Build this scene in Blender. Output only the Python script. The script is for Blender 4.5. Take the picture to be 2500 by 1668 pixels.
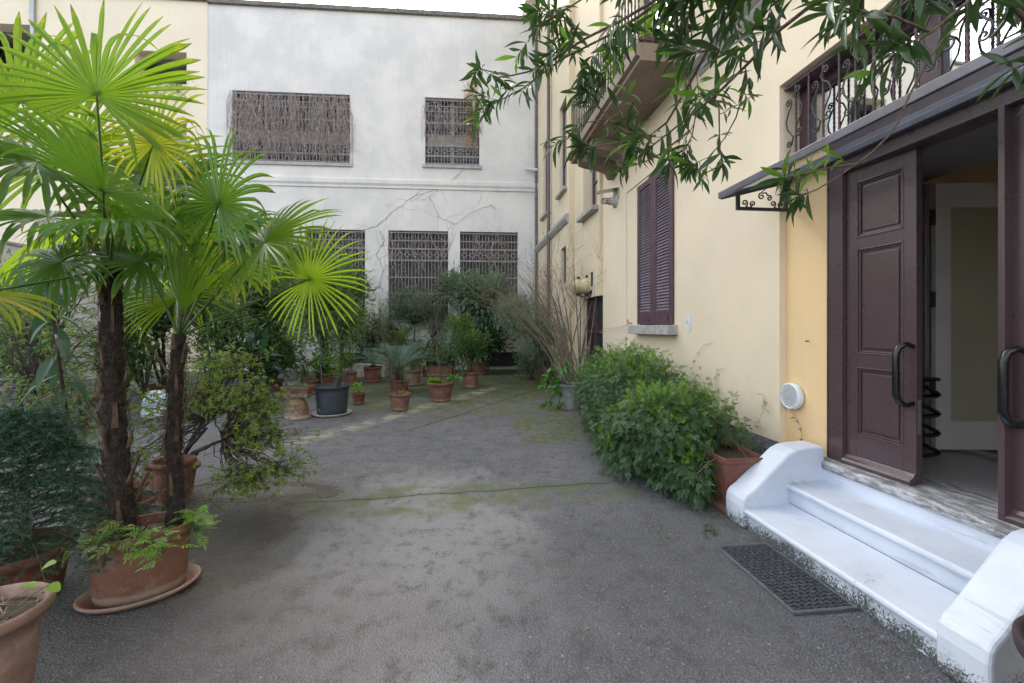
"""Courtyard: potted plants, fan palms, barred rear building, portal with painted steps."""
import bpy, math, random
import numpy as np
from mathutils import Vector, Matrix, noise
for o in list(bpy.data.objects): bpy.data.objects.remove(o, do_unlink=True)
scene = bpy.context.scene
COL = scene.collection
# ---------------------------------------------------------------- camera
F = 1050.0; CX = 1250.0; HY = 798.0; H = 1.65          # focal length and horizon in photo pixels (2500 wide), eye height
cam_d = bpy.data.cameras.new('camera'); cam = bpy.data.objects.new('camera', cam_d); COL.objects.link(cam)
cam.location = (0, 0, H); cam.rotation_euler = (math.radians(90), 0, 0)
cam_d.sensor_width = 36; cam_d.lens = F/2500*36; cam_d.shift_y = -0.0144
cam_d.clip_start = 0.05; cam_d.clip_end = 500
scene.camera = cam
# ---------------------------------------------------------------- light
SUN_EL = 31.0; SUN_AZ = -22.0                            # the sun stands behind the rear building: the court lies in open shade
world = bpy.data.worlds.new('World'); scene.world = world; world.use_nodes = True
wn = world.node_tree.nodes; wl = world.node_tree.links; wn.clear()
sky = wn.new('ShaderNodeTexSky'); sky.sky_type = 'NISHITA'; sky.sun_disc = False
sky.sun_elevation = math.radians(SUN_EL); sky.sun_rotation = math.radians(SUN_AZ)
sky.air_density = 1.0; sky.dust_density = 3.5; sky.ozone_density = 1.0
hs = wn.new('ShaderNodeHueSaturation'); hs.inputs['Saturation'].default_value = 0.34
bg = wn.new('ShaderNodeBackground'); bg.inputs['Strength'].default_value = 0.15
wo = wn.new('ShaderNodeOutputWorld')
wl.new(sky.outputs[0], hs.inputs['Color']); wl.new(hs.outputs[0], bg.inputs[0]); wl.new(bg.outputs[0], wo.inputs[0])
sun_d = bpy.data.lights.new('sun', 'SUN'); sun = bpy.data.objects.new('sun', sun_d); COL.objects.link(sun)
sun_d.energy = 2.0; sun_d.angle = math.radians(0.6); sun_d.color = (1.0, 0.93, 0.82)
_d = Vector((math.sin(math.radians(SUN_AZ))*math.cos(math.radians(SUN_EL)), math.cos(math.radians(SUN_AZ))*math.cos(math.radians(SUN_EL)), math.sin(math.radians(SUN_EL))))
sun.rotation_euler = _d.to_track_quat('Z', 'Y').to_euler()
vs = scene.view_settings; vs.view_transform = 'Standard'; vs.look = 'None'; vs.gamma = 1; vs.exposure = 2.22
scene.render.resolution_x = 1024; scene.render.resolution_y = 683
scene.render.engine = 'CYCLES'
scene.cycles.max_bounces = 8; scene.cycles.diffuse_bounces = 5; scene.cycles.transparent_max_bounces = 8

# ---------------------------------------------------------------- frames
TA = 120/1050.; A = math.atan(TA); sA, cA = math.sin(A), math.cos(A)
def R(u, v, z): return (-sA*u + cA*v, cA*u + sA*v, z)            # frame of the right-hand building: u along its wall, v into it
def I(x, y, z): return (x, y, z)
def U(x, v):                                                     # u of photo column x on wall plane v
    Y = F*v/(cA*(x-1130.0)); return (Y - sA*v)/cA
def ZV(x, y, v):
    Y = F*v/(cA*(x-1130.0)); return H - (y-HY)/F*Y
def at(x, y, Y): return Vector(((x-CX)/F*Y, Y, H-(y-HY)/F*Y))
def gnd(x, y, z=0.0):
    Y = F*(H-z)/(y-HY); return Vector(((x-CX)/F*Y, Y, z))
E_ = Vector((13550/1050., 1, 0)).normalized(); BC = Vector((0.99, 16.8, 0))
def Bf(a, d, z): return (BC.x - a*E_.x - d*E_.y, BC.y - a*E_.y + d*E_.x, z)   # rear building: a leftwards along its facade, d into it
def BA(x, y):                                                    # photo pixel -> (a, z) on the rear facade
    tx = (x-CX)/F; n = Vector((-E_.y, E_.x, 0))
    Y = n.dot(BC)/(n.x*tx + n.y); X = tx*Y
    return (-( (X-BC.x)*E_.x + (Y-BC.y)*E_.y ), H-(y-HY)/F*Y)

# ---------------------------------------------------------------- materials
class NT:
    def __init__(s, name):
        s.m = bpy.data.materials.new(name); s.m.use_nodes = True
        s.n = s.m.node_tree.nodes; s.l = s.m.node_tree.links; s.n.clear()
        s.out = s.n.new('ShaderNodeOutputMaterial')
        s.tc = s.n.new('ShaderNodeTexCoord').outputs['Object']
    def new(s, t, **k):
        n = s.n.new(t)
        for a, b in k.items(): setattr(n, a, b)
        return n
    def inp(s, sock, v):
        if isinstance(v, bpy.types.NodeSocket): s.l.new(v, sock)
        elif v is not None:
            if hasattr(sock.default_value, '__len__') and not hasattr(v, '__len__'): v = (v,)*len(sock.default_value)
            if hasattr(sock.default_value, '__len__') and len(sock.default_value) == 4 and len(v) == 3: v = tuple(v)+(1,)
            sock.default_value = v
    def noise(s, scale, detail=3, rough=.55, vec=None, dist=0.0):
        n = s.new('ShaderNodeTexNoise'); n.inputs['Scale'].default_value = scale; n.inputs['Detail'].default_value = detail
        n.inputs['Roughness'].default_value = rough; n.inputs['Distortion'].default_value = dist
        s.l.new(vec or s.tc, n.inputs['Vector']); return n.outputs['Fac']
    def vor(s, scale, feat='F1', out='Distance', vec=None, rnd=1.0):
        n = s.new('ShaderNodeTexVoronoi', feature=feat); n.inputs['Scale'].default_value = scale
        n.inputs['Randomness'].default_value = rnd
        s.l.new(vec or s.tc, n.inputs['Vector']); return n.outputs[out]
    def math(s, op, a, b=None, c=None, clamp=False):
        n = s.new('ShaderNodeMath', operation=op); n.use_clamp = clamp
        s.inp(n.inputs[0], a); s.inp(n.inputs[1], b)
        if c is not None: s.inp(n.inputs[2], c)
        return n.outputs[0]
    def step(s, x, lo, hi, a=0.0, b=1.0):
        n = s.new('ShaderNodeMapRange', interpolation_type='SMOOTHSTEP'); s.inp(n.inputs['Value'], x)
        s.inp(n.inputs['From Min'], lo); s.inp(n.inputs['From Max'], hi); s.inp(n.inputs['To Min'], a); s.inp(n.inputs['To Max'], b)
        return n.outputs['Result']
    def mix(s, f, a, b, mode='MIX'):
        n = s.new('ShaderNodeMix', data_type='RGBA', blend_type=mode)
        s.inp(n.inputs[0], f); s.inp(n.inputs[6], a); s.inp(n.inputs[7], b); return n.outputs[2]
    def map(s, scale=(1,1,1), rot=(0,0,0), loc=(0,0,0), vec=None):
        n = s.new('ShaderNodeMapping'); n.inputs['Scale'].default_value = scale; n.inputs['Rotation'].default_value = rot; n.inputs['Location'].default_value = loc
        s.l.new(vec or s.tc, n.inputs['Vector']); return n.outputs[0]
    def xyz(s, vec=None):
        n = s.new('ShaderNodeSeparateXYZ'); s.l.new(vec or s.tc, n.inputs[0]); return n.outputs
    def bump(s, h, dist=.01, strength=1.0, nrm=None):
        n = s.new('ShaderNodeBump'); n.inputs['Distance'].default_value = dist; n.inputs['Strength'].default_value = strength
        s.l.new(h, n.inputs['Height'])
        if nrm: s.l.new(nrm, n.inputs['Normal'])
        return n.outputs[0]
    def bsdf(s, col, rough=.6, spec=.5, metal=0, nrm=None, trans=0, coat=0, sss=0):
        n = s.new('ShaderNodeBsdfPrincipled'); s.inp(n.inputs['Base Color'], col); s.inp(n.inputs['Roughness'], rough)
        s.inp(n.inputs['Specular IOR Level'], spec); s.inp(n.inputs['Metallic'], metal); s.inp(n.inputs['Transmission Weight'], trans)
        s.inp(n.inputs['Coat Weight'], coat)
        if nrm: s.l.new(nrm, n.inputs['Normal'])
        return n.outputs[0]
    def done(s, sh): s.l.new(sh, s.out.inputs['Surface']); return s.m

def simple(name, c, c2=None, scale=6, rough=.6, rvar=.1, bump=.003, bscale=60, spec=.5, metal=0, coat=0, detail=4):
    t = NT(name); c2 = c2 or tuple(x*.75 for x in c)
    n1 = t.noise(scale, detail); col = t.mix(t.step(n1, .35, .65), c, c2)
    n2 = t.noise(bscale, 3); r = t.math('ADD', rough-rvar*.5, t.math('MULTIPLY', n2, rvar))
    return t.done(t.bsdf(col, r, spec, metal, t.bump(n2, bump) if bump else None, coat=coat))

def plaster(name, c, c2, stain=(.35,.33,.3), stain_amt=.5, zbase=0.0, dirt_h=.5):
    t = NT(name)
    n1 = t.noise(.7, 5, .6); n2 = t.noise(4, 6, .65); n3 = t.noise(90, 3)
    streak = t.noise(2.2, 5, .6, vec=t.map((2.6, 2.6, .22)))
    col = t.mix(t.step(n1, .35, .65), c, c2)
    col = t.mix(t.math('MULTIPLY', t.step(n2, .5, .8), .35), col, tuple(x*1.12 for x in c2))
    col = t.mix(t.math('MULTIPLY', t.step(streak, .52, .8), stain_amt*.45), col, stain)
    z = t.xyz()[2]
    low = t.math('MULTIPLY', t.step(z, zbase, zbase+dirt_h, 1, 0), t.step(n2, .3, .7))
    col = t.mix(t.math('MULTIPLY', low, stain_amt), col, stain)
    sp = t.step(t.noise(28, 2), .72, .8)
    col = t.mix(t.math('MULTIPLY', sp, .25), col, stain)
    h = t.math('ADD', t.math('MULTIPLY', n2, .6), t.math('MULTIPLY', n3, .3))
    return t.done(t.bsdf(col, .82, .25, nrm=t.bump(h, .006, .8)))

def leafmat(name, c, c2, trans=.45, rough=.38, tcol=None, spec=.5, yellow=0.0, ycol=(.45,.33,.03), tip=False):
    t = NT(name)
    rnd = t.new('ShaderNodeNewGeometry').outputs['Random Per Island']
    col = t.mix(rnd, c, c2)
    if yellow: col = t.mix(t.step(t.math('FRACT', t.math('MULTIPLY', rnd, 7.31)), 1-yellow, 1-yellow+.02), col, ycol)
    big = t.noise(1.6, 2); col = t.mix(t.math('MULTIPLY', t.step(big, .35, .7), .35), col, tuple(x*1.7 for x in c2))
    if tip:
        at_ = t.new('ShaderNodeAttribute'); at_.attribute_name = 'tip'; w = t.math('ADD', at_.outputs['Fac'], t.math('MULTIPLY', t.math('SUBTRACT', rnd, .5), .16)); w = t.math('ADD', w, t.math('MULTIPLY', t.math('SUBTRACT', t.noise(45, 2), .5), .10))
        col = t.mix(t.step(w, .88, .93), col, (.26,.22,.03)); col = t.mix(t.step(w, .94, .97), col, (.11,.06,.03))
    p = t.bsdf(col, rough, spec)
    tr = t.new('ShaderNodeBsdfTranslucent'); t.inp(tr.inputs[0], t.mix(.6, col, tcol or tuple(min(1, x*2.6) for x in c2)))
    mx = t.new('ShaderNodeMixShader'); mx.inputs[0].default_value = trans
    t.l.new(p, mx.inputs[1]); t.l.new(tr.outputs[0], mx.inputs[2])
    return t.done(mx.outputs[0])

MT = {}
MT['cream'] = plaster('cream_plaster', (.80,.68,.50), (.74,.635,.47), (.46,.40,.31), .35, .4, 1.2)
MT['cream_far'] = plaster('pale_cream_plaster', (.74,.63,.45), (.68,.58,.42), (.46,.40,.31), .35, .0, .6)
MT['orange'] = plaster('orange_plaster', (.84,.60,.32), (.78,.57,.32), (.5,.36,.2), .4, .5, .5)
MT['white_wall'] = plaster('white_plaster', (.74,.72,.69), (.62,.615,.60), (.40,.39,.36), .5, .0, 1.2)
MT['annex'] = plaster('yellow_annex_plaster', (.82,.73,.57), (.77,.68,.53), (.50,.45,.36), .4, 5, .5)
MT['stone'] = simple('grey_stone', (.44,.43,.41), (.33,.325,.31), 9, .75, .1, .003, 120)
MT['stone_pale'] = simple('pale_stone', (.45,.43,.38), (.33,.31,.27), 6, .8, .1, .004, 90)
MT['balcony'] = simple('balcony_render', (.27,.21,.155), (.21,.16,.12), 3, .85, .1, .004, 60)
MT['coping'] = simple('dark_roof_edge', (.11,.10,.09), (.22,.2,.18), 14, .8, .1, .006, 70)
MT['brown'] = simple('brown_gloss_paint', (.082,.052,.056), (.077,.048,.052), 3, .28, .08, 0, 5, .55, coat=.2)
MT['brown_frame'] = simple('brown_window_paint', (.085,.05,.06), (.07,.04,.05), 5, .45, .15, .001, 60)
MT['shutter'] = simple('aubergine_shutter_paint', (.105,.058,.072), (.075,.04,.052), 8, .5, .15, .002, 90)
MT['slat'] = simple('faded_slat_paint', (.20,.165,.20), (.15,.12,.15), 8, .55, .15, .001, 90)
MT['twist'] = simple('purple_iron_paint', (.10,.05,.06), (.07,.035,.045), 20, .42, .2, .002, 120)
MT['iron'] = simple('dark_iron', (.045,.035,.035), (.03,.025,.025), 20, .5, .2, .001, 120)
MT['canopy_metal'] = simple('canopy_grey_metal', (.12,.115,.15), (.09,.088,.11), 6, .32, .15, .0005, 60, .6)
MT['canopy_sheet'] = simple('canopy_slate_sheet', (.17,.18,.26), (.12,.125,.18), 9, .3, .2, .001, 26)
MT['grille'] = simple('grey_grille_iron', (.22,.205,.215), (.30,.28,.29), 8, .6, .1, .001, 60)
MT['louvre'] = simple('dark_roller_blind', (.055,.05,.045), (.075,.065,.06), 3, .7, .1, .001, 60)
MT['dark'] = simple('dark_void', (.02,.02,.022), (.03,.03,.03), 3, .6, .1, 0)
MT['blind'] = simple('pale_blind', (.34,.35,.36), (.28,.29,.3), 2, .7, .1, 0)
MT['rubber'] = simple('black_rubber', (.075,.082,.094), (.11,.118,.13), 30, .55, .2, .001, 150)
MT['black_plastic'] = simple('black_handle_plastic', (.008,.008,.01), (.012,.012,.014), 10, .18, .08, 0)
MT['white_plastic'] = simple('white_plastic', (.72,.74,.76), (.66,.68,.7), 10, .4, .1, 0)
MT['offwhite_door'] = simple('offwhite_door_paint', (.64,.615,.59), (.58,.56,.54), 3, .4, .1, .0005, 60)
MT['frost'] = simple('frosted_glass', (.40,.37,.27), (.35,.325,.24), .8, .35, .1, .0, 60)
MT['alu'] = simple('aluminium', (.38,.39,.40), (.33,.34,.35), 8, .35, .1, 0, metal=.7)
MT['floor_in'] = simple('grey_terrazzo', (.42,.40,.41), (.33,.315,.32), 60, .5, .1, .0005, 200)
MT['soffit_in'] = simple('vestibule_soffit', (.34,.34,.36), (.30,.30,.31), 3, .6, .1, 0)
MT['inner_wall'] = simple('inner_ochre_wall', (.80,.66,.44), (.75,.62,.42), 2, .8, .1, .001)
MT['pipe'] = simple('brown_downpipe', (.14,.115,.13), (.11,.09,.10), 6, .45, .1, .0005, 60, metal=.2)
MT['soil'] = simple('potting_soil', (.045,.032,.022), (.09,.065,.045), 40, .95, .05, .02, 60)
MT['black_pot'] = simple('dark_blue_grey_pot', (.045,.055,.075), (.035,.042,.058), 8, .5, .15, .001, 60)
MT['bark'] = simple('shrub_bark', (.12,.085,.06), (.065,.045,.032), 30, .85, .1, .006, 60)
MT['bark_dark'] = simple('dark_bark', (.035,.027,.024), (.06,.045,.038), 30, .85, .1, .006, 60)
MT['bark_pale'] = simple('pale_twig_bark', (.26,.20,.155), (.15,.11,.085), 18, .8, .1, .004, 60)
MT['tub'] = simple('dark_brown_tub', (.050,.032,.034), (.036,.024,.026), 6, .6)
MT['vine'] = simple('dry_vine_stem', (.56,.49,.46), (.34,.27,.24), 10, .85, .1, .003, 60)
MT['globe'] = simple('cream_glass_globe', (.62,.53,.30), (.58,.50,.28), 3, .25, .05, 0)
MT['fabric_blue'] = simple('pale_blue_tarpaulin', (.42,.58,.72), (.66,.72,.76), 5, .5, .1, .01, 20)
MT['concrete_pot'] = simple('concrete_pot', (.30,.30,.29), (.22,.22,.21), 10, .85, .1, .004, 80)

def terracotta(name, c, c2, lime=.35):
    t = NT(name); n1 = t.noise(5, 5, .6); n2 = t.noise(70, 3); z = t.xyz()[2]
    col = t.mix(t.step(n1, .35, .68), c, c2)
    l = t.math('MULTIPLY', t.step(t.noise(7, 5, .7), .5, .72), lime)
    col = t.mix(l, col, (.42,.34,.28))
    band = t.math('MULTIPLY', t.step(t.math('ADD', z, t.math('MULTIPLY', n1, .03)), .075, .10, 1, 0), t.step(t.math('ADD', z, t.math('MULTIPLY', n1, .03)), .03, .05))
    col = t.mix(t.math('MULTIPLY', band, lime*1.1), col, (.40,.34,.28))
    col = t.mix(t.math('MULTIPLY', t.step(t.noise(12, 4), .6, .75), .3), col, (.07,.06,.035))
    return t.done(t.bsdf(col, .72, .35, nrm=t.bump(n2, .002)))
MT['terra'] = terracotta('terracotta', (.205,.098,.066), (.145,.068,.047))
MT['terra_dark'] = terracotta('dark_terracotta', (.17,.066,.044), (.12,.046,.033), .2)
MT['terra_pale'] = terracotta('weathered_terracotta', (.25,.16,.125), (.17,.105,.08), .45)

# white painted stair: mildew on the lowest edge, chips, brush grain
def stairmat():
    t = NT('blue_white_step_paint'); x, y, z = t.xyz()
    n1 = t.noise(2.5, 5, .6); col = t.mix(t.step(n1, .35, .65), (.66,.71,.79), (.58,.63,.71))
    mp = t.map((1, 1, 1), (0, 0, -A)); grain = t.noise(30, 4, .7, vec=t.map((1.0, .06, 1.0), (0, 0, 0), vec=mp))
    nz = t.noise(75, 4, .8); patch = t.noise(4.5, 4, .6)
    low = t.step(z, .0, .19, 1, .0)
    m = t.step(t.math('ADD', t.math('ADD', nz, t.math('MULTIPLY', low, .29)), t.math('MULTIPLY', t.math('SUBTRACT', patch, .5), .55)), .68, .74)
    m = t.math('MULTIPLY', m, t.step(z, .15, .22, 1, 0))
    green = t.math('MULTIPLY', t.step(t.noise(7, 4, .7), .56, .66), t.step(z, .08, .16, 1, 0))
    col = t.mix(t.math('MULTIPLY', green, .6), col, (.13,.17,.05))
    dirt = (.045,.047,.04)
    col = t.mix(t.math('MULTIPLY', m, .9), col, dirt)
    wear = t.math('MULTIPLY', t.step(t.math('ADD', grain, t.math('MULTIPLY', patch, .35)), .74, .82), t.step(z, .16, .2))
    wear = t.math('MULTIPLY', wear, t.step(z, .42, .36))
    col = t.mix(t.math('MULTIPLY', wear, .4), col, (.34,.36,.33))
    chip = t.math('MULTIPLY', t.step(t.noise(22, 3, .6, dist=.6), .715, .73), t.step(t.noise(2.3, 1), .53, .6))
    chip = t.math('MULTIPLY', chip, t.step(z, .30, .26))
    col = t.mix(chip, col, (.10,.115,.06))
    h = t.math('SUBTRACT', t.math('ADD', t.math('MULTIPLY', n1, .6), t.math('MULTIPLY', grain, .12)), t.math('MULTIPLY', t.math('ADD', chip, m), .25))
    return t.done(t.bsdf(col, .55, .4, nrm=t.bump(h, .008)))
MT['stair'] = stairmat()
def thresholdmat():
    t = NT('worn_threshold_stone'); mp = t.map((1, 1, 1), (0, 0, -A))
    g = t.noise(22, 6, .75, vec=t.map((1, .25, 1), vec=mp)); n = t.noise(90, 2)
    col = t.mix(t.step(g, .42, .6), (.17,.17,.17), (.52,.52,.54)); col = t.mix(t.step(n, .55, .7), col, (.3,.3,.3))
    return t.done(t.bsdf(col, .65, .4, nrm=t.bump(g, .004)))
MT['threshold'] = thresholdmat()
def plinthmat():
    t = NT('pebbledash'); d = t.vor(55); c = t.vor(55, out='Color'); bw = t.new('ShaderNodeRGBToBW'); t.l.new(c, bw.inputs[0])
    col = t.mix(bw.outputs[0], (.07,.075,.085), (.30,.30,.32))
    return t.done(t.bsdf(col, .85, .3, nrm=t.bump(t.math('SUBTRACT', 1.0, d), .02)))
MT['plinth'] = plinthmat()
def glassmat(name, tint, rough=.02, trans=.0):
    t = NT(name); n = t.noise(1.3, 2)
    g = t.new('ShaderNodeBsdfGlossy'); t.inp(g.inputs['Color'], (.86,.9,.93)); g.inputs['Roughness'].default_value = rough
    t.l.new(t.bump(n, .004, .35), g.inputs['Normal'])
    d = t.bsdf(tint, .2, .5)
    lw = t.new('ShaderNodeFresnel'); lw.inputs[0].default_value = 1.9
    mx = t.new('ShaderNodeMixShader'); t.l.new(t.math('ADD', .30, lw.outputs[0], clamp=True), mx.inputs[0]); t.l.new(d, mx.inputs[1]); t.l.new(g.outputs[0], mx.inputs[2])
    return t.done(mx.outputs[0])
MT['glass_dim'] = simple('dull_dark_glass', (.03,.032,.036), (.05,.05,.052), 2, .12, .05, 0)
MT['glass_mirror'] = glassmat('window_glass_over_dark_room', (.02,.025,.03))
def canopyglass():
    t = NT('clear_canopy_glass')
    tr = t.new('ShaderNodeBsdfTransparent'); t.inp(tr.inputs[0], (.82,.85,.87)); g = t.new('ShaderNodeBsdfGlossy'); g.inputs['Roughness'].default_value = .12; t.inp(g.inputs['Color'], (.75,.78,.92))
    mx = t.new('ShaderNodeMixShader'); mx.inputs[0].default_value = .22; t.l.new(tr.outputs[0], mx.inputs[1]); t.l.new(g.outputs[0], mx.inputs[2])
    return t.done(mx.outputs[0])
MT['clear'] = canopyglass()

# court paving: worn exposed-aggregate asphalt, moss, a damp runoff stain, two cracks
def groundmat():
    t = NT('worn_asphalt'); x, y, z = t.xyz()
    big = t.noise(.55, 5, .6); mid = t.noise(2.6, 5, .65); fine = t.noise(85, 3, .7)
    col = t.mix(t.step(big, .35, .65), (.175,.18,.195), (.225,.22,.22))
    col = t.mix(t.math('MULTIPLY', t.step(mid, .4, .7), .65), col, (.12,.125,.137))
    # aggregate
    bw = t.new('ShaderNodeRGBToBW'); t.l.new(t.vor(85, out='Color'), bw.inputs[0]); d = t.vor(85)
    st = t.math('MULTIPLY', t.step(d, .42, .30), t.step(bw.outputs[0], .30, .75))
    col = t.mix(t.math('MULTIPLY', st, .75), col, (.46,.445,.43))
    bw2 = t.new('ShaderNodeRGBToBW'); t.l.new(t.vor(38, out='Color'), bw2.inputs[0]); d2 = t.vor(38)
    st2 = t.math('MULTIPLY', t.step(d2, .34, .24), t.step(bw2.outputs[0], .84, .90))
    col = t.mix(t.math('MULTIPLY', st2, .8), col, (.62,.61,.58))
    col = t.mix(t.math('MULTIPLY', t.step(fine, .47, .66), .85), col, (.055,.057,.063))
    def blob(cx, cy, rx, ry, rot=0, soft=.5, nscale=1.4, namp=.55):
        c, s_ = math.cos(rot), math.sin(rot)
        dx = t.math('SUBTRACT', x, cx); dy = t.math('SUBTRACT', y, cy)
        p = t.math('DIVIDE', t.math('ADD', t.math('MULTIPLY', dx, c), t.math('MULTIPLY', dy, s_)), rx)
        q = t.math('DIVIDE', t.math('SUBTRACT', t.math('MULTIPLY', dy, c), t.math('MULTIPLY', dx, s_)), ry)
        r = t.math('SQRT', t.math('ADD', t.math('MULTIPLY', p, p), t.math('MULTIPLY', q, q)))
        r = t.math('ADD', r, t.math('MULTIPLY', t.math('SUBTRACT', t.noise(nscale, 5, .65), .5), namp*2))
        return t.step(r, 1+soft*.5, 1-soft*.5)
    def line(x0, y0, x1, y1, wdt, amp=.25, ns=1.2, soft=1.0, fade=.2):
        L = math.hypot(x1-x0, y1-y0); ex, ey = (x1-x0)/L, (y1-y0)/L
        dx = t.math('SUBTRACT', x, x0); dy = t.math('SUBTRACT', y, y0)
        p = t.math('ADD', t.math('MULTIPLY', dx, ex), t.math('MULTIPLY', dy, ey))
        q = t.math('SUBTRACT', t.math('MULTIPLY', dy, ex), t.math('MULTIPLY', dx, ey))
        cn = t.new('ShaderNodeCombineXYZ'); t.l.new(p, cn.inputs[0])
        w = t.math('MULTIPLY', t.math('SUBTRACT', t.noise(ns, 6, .62, vec=cn.outputs[0]), .5), amp*2)
        dd = t.math('ABSOLUTE', t.math('ADD', q, w))
        m = t.step(dd, wdt*(1+soft), wdt*(1-soft*.9))
        m = t.math('MULTIPLY', m, t.step(p, -fade, fade)); return t.math('MULTIPLY', m, t.step(p, L+fade, L-fade))
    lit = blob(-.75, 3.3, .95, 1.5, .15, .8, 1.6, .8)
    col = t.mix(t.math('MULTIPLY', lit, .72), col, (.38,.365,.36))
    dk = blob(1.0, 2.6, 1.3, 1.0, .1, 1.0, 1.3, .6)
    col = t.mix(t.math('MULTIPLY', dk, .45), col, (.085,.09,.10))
    dirt = t.math('MULTIPLY', t.step(t.noise(6.5, 7, .8), .48, .66), .62)
    col = t.mix(dirt, col, (.075,.07,.058))
    # moss on the shaded rear part and under the right-hand planting
    mossn = t.step(t.noise(1.3, 7, .75), .36, .60)
    g1 = gnd(1100, 980); g2 = gnd(1360, 1040); g3 = gnd(1280, 930); g4 = gnd(1060, 1210); g5 = gnd(1180, 905)
    moss = t.math('MULTIPLY', t.math('MAXIMUM', blob(g1.x, g1.y+1, 3.2, 2.6), t.math('MAXIMUM', blob(g2.x, g2.y+.4, .7, 1.6, -.1), t.math('MAXIMUM', blob(g3.x, g3.y+1, 2.2, 3.5), blob(g5.x, g5.y, 6, 3)))), mossn)
    far = blob(-1.0, 14.5, 6.5, 4.2)
    col = t.mix(t.math('MULTIPLY', far, .8), col, (.046,.062,.034))
    mossc = t.mix(t.step(t.noise(9, 4), .4, .6), (.09,.115,.028), (.17,.19,.045))
    col = t.mix(t.math('MULTIPLY', moss, .85), col, mossc)
    moss2 = t.math('MULTIPLY', blob(g4.x+.2, g4.y-.05, 1.7, .35, .1), t.step(t.noise(3, 5), .4, .6))
    col = t.mix(t.math('MULTIPLY', moss2, .7), col, (.15,.18,.06))
    # pale lime run from the step in the slab
    a, b = gnd(690, 1090), gnd(1215, 945)
    pale = t.math('MULTIPLY', line(a.x, a.y, b.x, b.y, .17, .16, .8, 1.0, .8), t.step(t.noise(3.5, 5, .7), .38, .6))
    col = t.mix(t.math('MULTIPLY', pale, .9), col, (.44,.43,.31))
    a, b = gnd(1000, 1052), gnd(1330, 945)
    ck = line(a.x, a.y, b.x, b.y, .012, .16, 1.1, .6, .05)
    a, b = gnd(690, 1232), gnd(1490, 1178)
    ck2 = line(a.x, a.y, b.x, b.y, .006, .10, 1.8, .6, .05)
    a2 = line(a.x, a.y, b.x, b.y, .05, .10, 1.8, 1.0, .2)
    col = t.mix(t.math('MULTIPLY', a2, .35), col, (.10,.14,.04))
    cks = t.math('MAXIMUM', ck, ck2); col = t.mix(t.math('MULTIPLY', cks, .85), col, (.015,.015,.012))
    # damp runoff
    w1 = gnd(600, 1290); w2 = gnd(640, 1200); w3 = gnd(560, 1390)
    wet = t.math('MAXIMUM', blob(w1.x, w1.y, .46, .60, 0, .55, 4.5, .75), t.math('MAXIMUM', blob(w2.x-.1, w2.y, .95, .30, .0, .2, 2.6, .35), blob(w3.x-.05, w3.y, .42, .36, 0, .6, 4.5, .75)))
    dampw = blob(-2.2, 2.9, 1.1, 1.5, 0, .8)
    col = t.mix(t.math('MULTIPLY', wet, .74), col, t.mix(t.step(t.noise(11, 5, .7), .4, .65), (.10,.076,.050), (.040,.040,.026)))
    col = t.mix(t.math('MULTIPLY', dampw, .35), col, (.045,.042,.04))
    pud = blob(w2.x-.25, w2.y+.0, .75, .17, .02, .12, 1.8, .25)
    foam = t.math('MULTIPLY', t.math('MULTIPLY', pud, t.step(t.vor(16), .2, .12)), t.step(t.noise(3, 2), .5, .6))
    col = t.mix(foam, col, (.6,.6,.6))
    # purple-brown worn area bottom left
    pw = gnd(700, 1560); col = t.mix(t.math('MULTIPLY', blob(pw.x, pw.y, .8, .6, 0, .9), .4), col, (.17,.135,.125))
    rough = t.math('SUBTRACT', .85, t.math('MULTIPLY', wet, .62)); rough = t.math('SUBTRACT', rough, t.math('MULTIPLY', pud, .22), clamp=True)
    rough = t.math('MAXIMUM', rough, .06)
    hgt = t.math('ADD', t.math('MULTIPLY', fine, .5), t.math('MULTIPLY', t.math('SUBTRACT', 1.0, d), .5))
    hgt = t.math('ADD', hgt, t.math('MULTIPLY', mid, .6)); hgt = t.math('MULTIPLY', hgt, t.math('SUBTRACT', 1.0, t.math('MULTIPLY', pud, .93)))
    hgt = t.math('MULTIPLY', hgt, t.math('SUBTRACT', 1.0, t.math('MULTIPLY', wet, .55))); hgt = t.math('ADD', hgt, t.math('MULTIPLY', t.math('MULTIPLY', wet, t.noise(34, 2, vec=t.map((1, 2.4, 1)))), .5))
    hgt = t.math('SUBTRACT', hgt, t.math('MULTIPLY', cks, 1.2))
    return t.done(t.bsdf(col, rough, .5, nrm=t.bump(hgt, .030, 1.0)))
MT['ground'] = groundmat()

# palm trunk, foliage
MT['trunk'] = simple('fibrous_palm_trunk', (.018,.013,.010), (.048,.033,.025), 30, .95, .05, .05, 60)
MT['stub'] = simple('cut_leaf_base', (.105,.058,.036), (.045,.028,.02), 14, .8, .1, .006, 50)
MT['petiole'] = simple('palm_petiole', (.04,.07,.015), (.06,.10,.02), 5, .4, .1, .001, 40)
MT['frond'] = leafmat('palm_leaf_green', (.060,.125,.008), (.085,.165,.012), .58, .32, (.42,.66,.02), tip=True)
MT['frond_dark'] = leafmat('palm_leaf_deep_green', (.034,.085,.014), (.055,.12,.018), .48, .27, (.24,.48,.03), tip=True)
MT['frond_lime'] = leafmat('palm_leaf_lime', (.12,.22,.010), (.16,.27,.015), .6, .38, (.60,.85,.03), tip=True)
MT['frond_yellow'] = leafmat('palm_leaf_yellowing', (.14,.19,.012), (.22,.24,.016), .55, .4, (.62,.74,.04), yellow=.15, tip=True)
MT['azalea'] = leafmat('azalea_leaf', (.07,.115,.012), (.12,.18,.018), .5, .45, (.32,.50,.04))
MT['spruce'] = leafmat('spruce_needle', (.020,.062,.036), (.036,.095,.052), .2, .5)
MT['shrub'] = leafmat('shrub_leaf', (.042,.088,.026), (.105,.175,.05), .42, .38)
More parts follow.
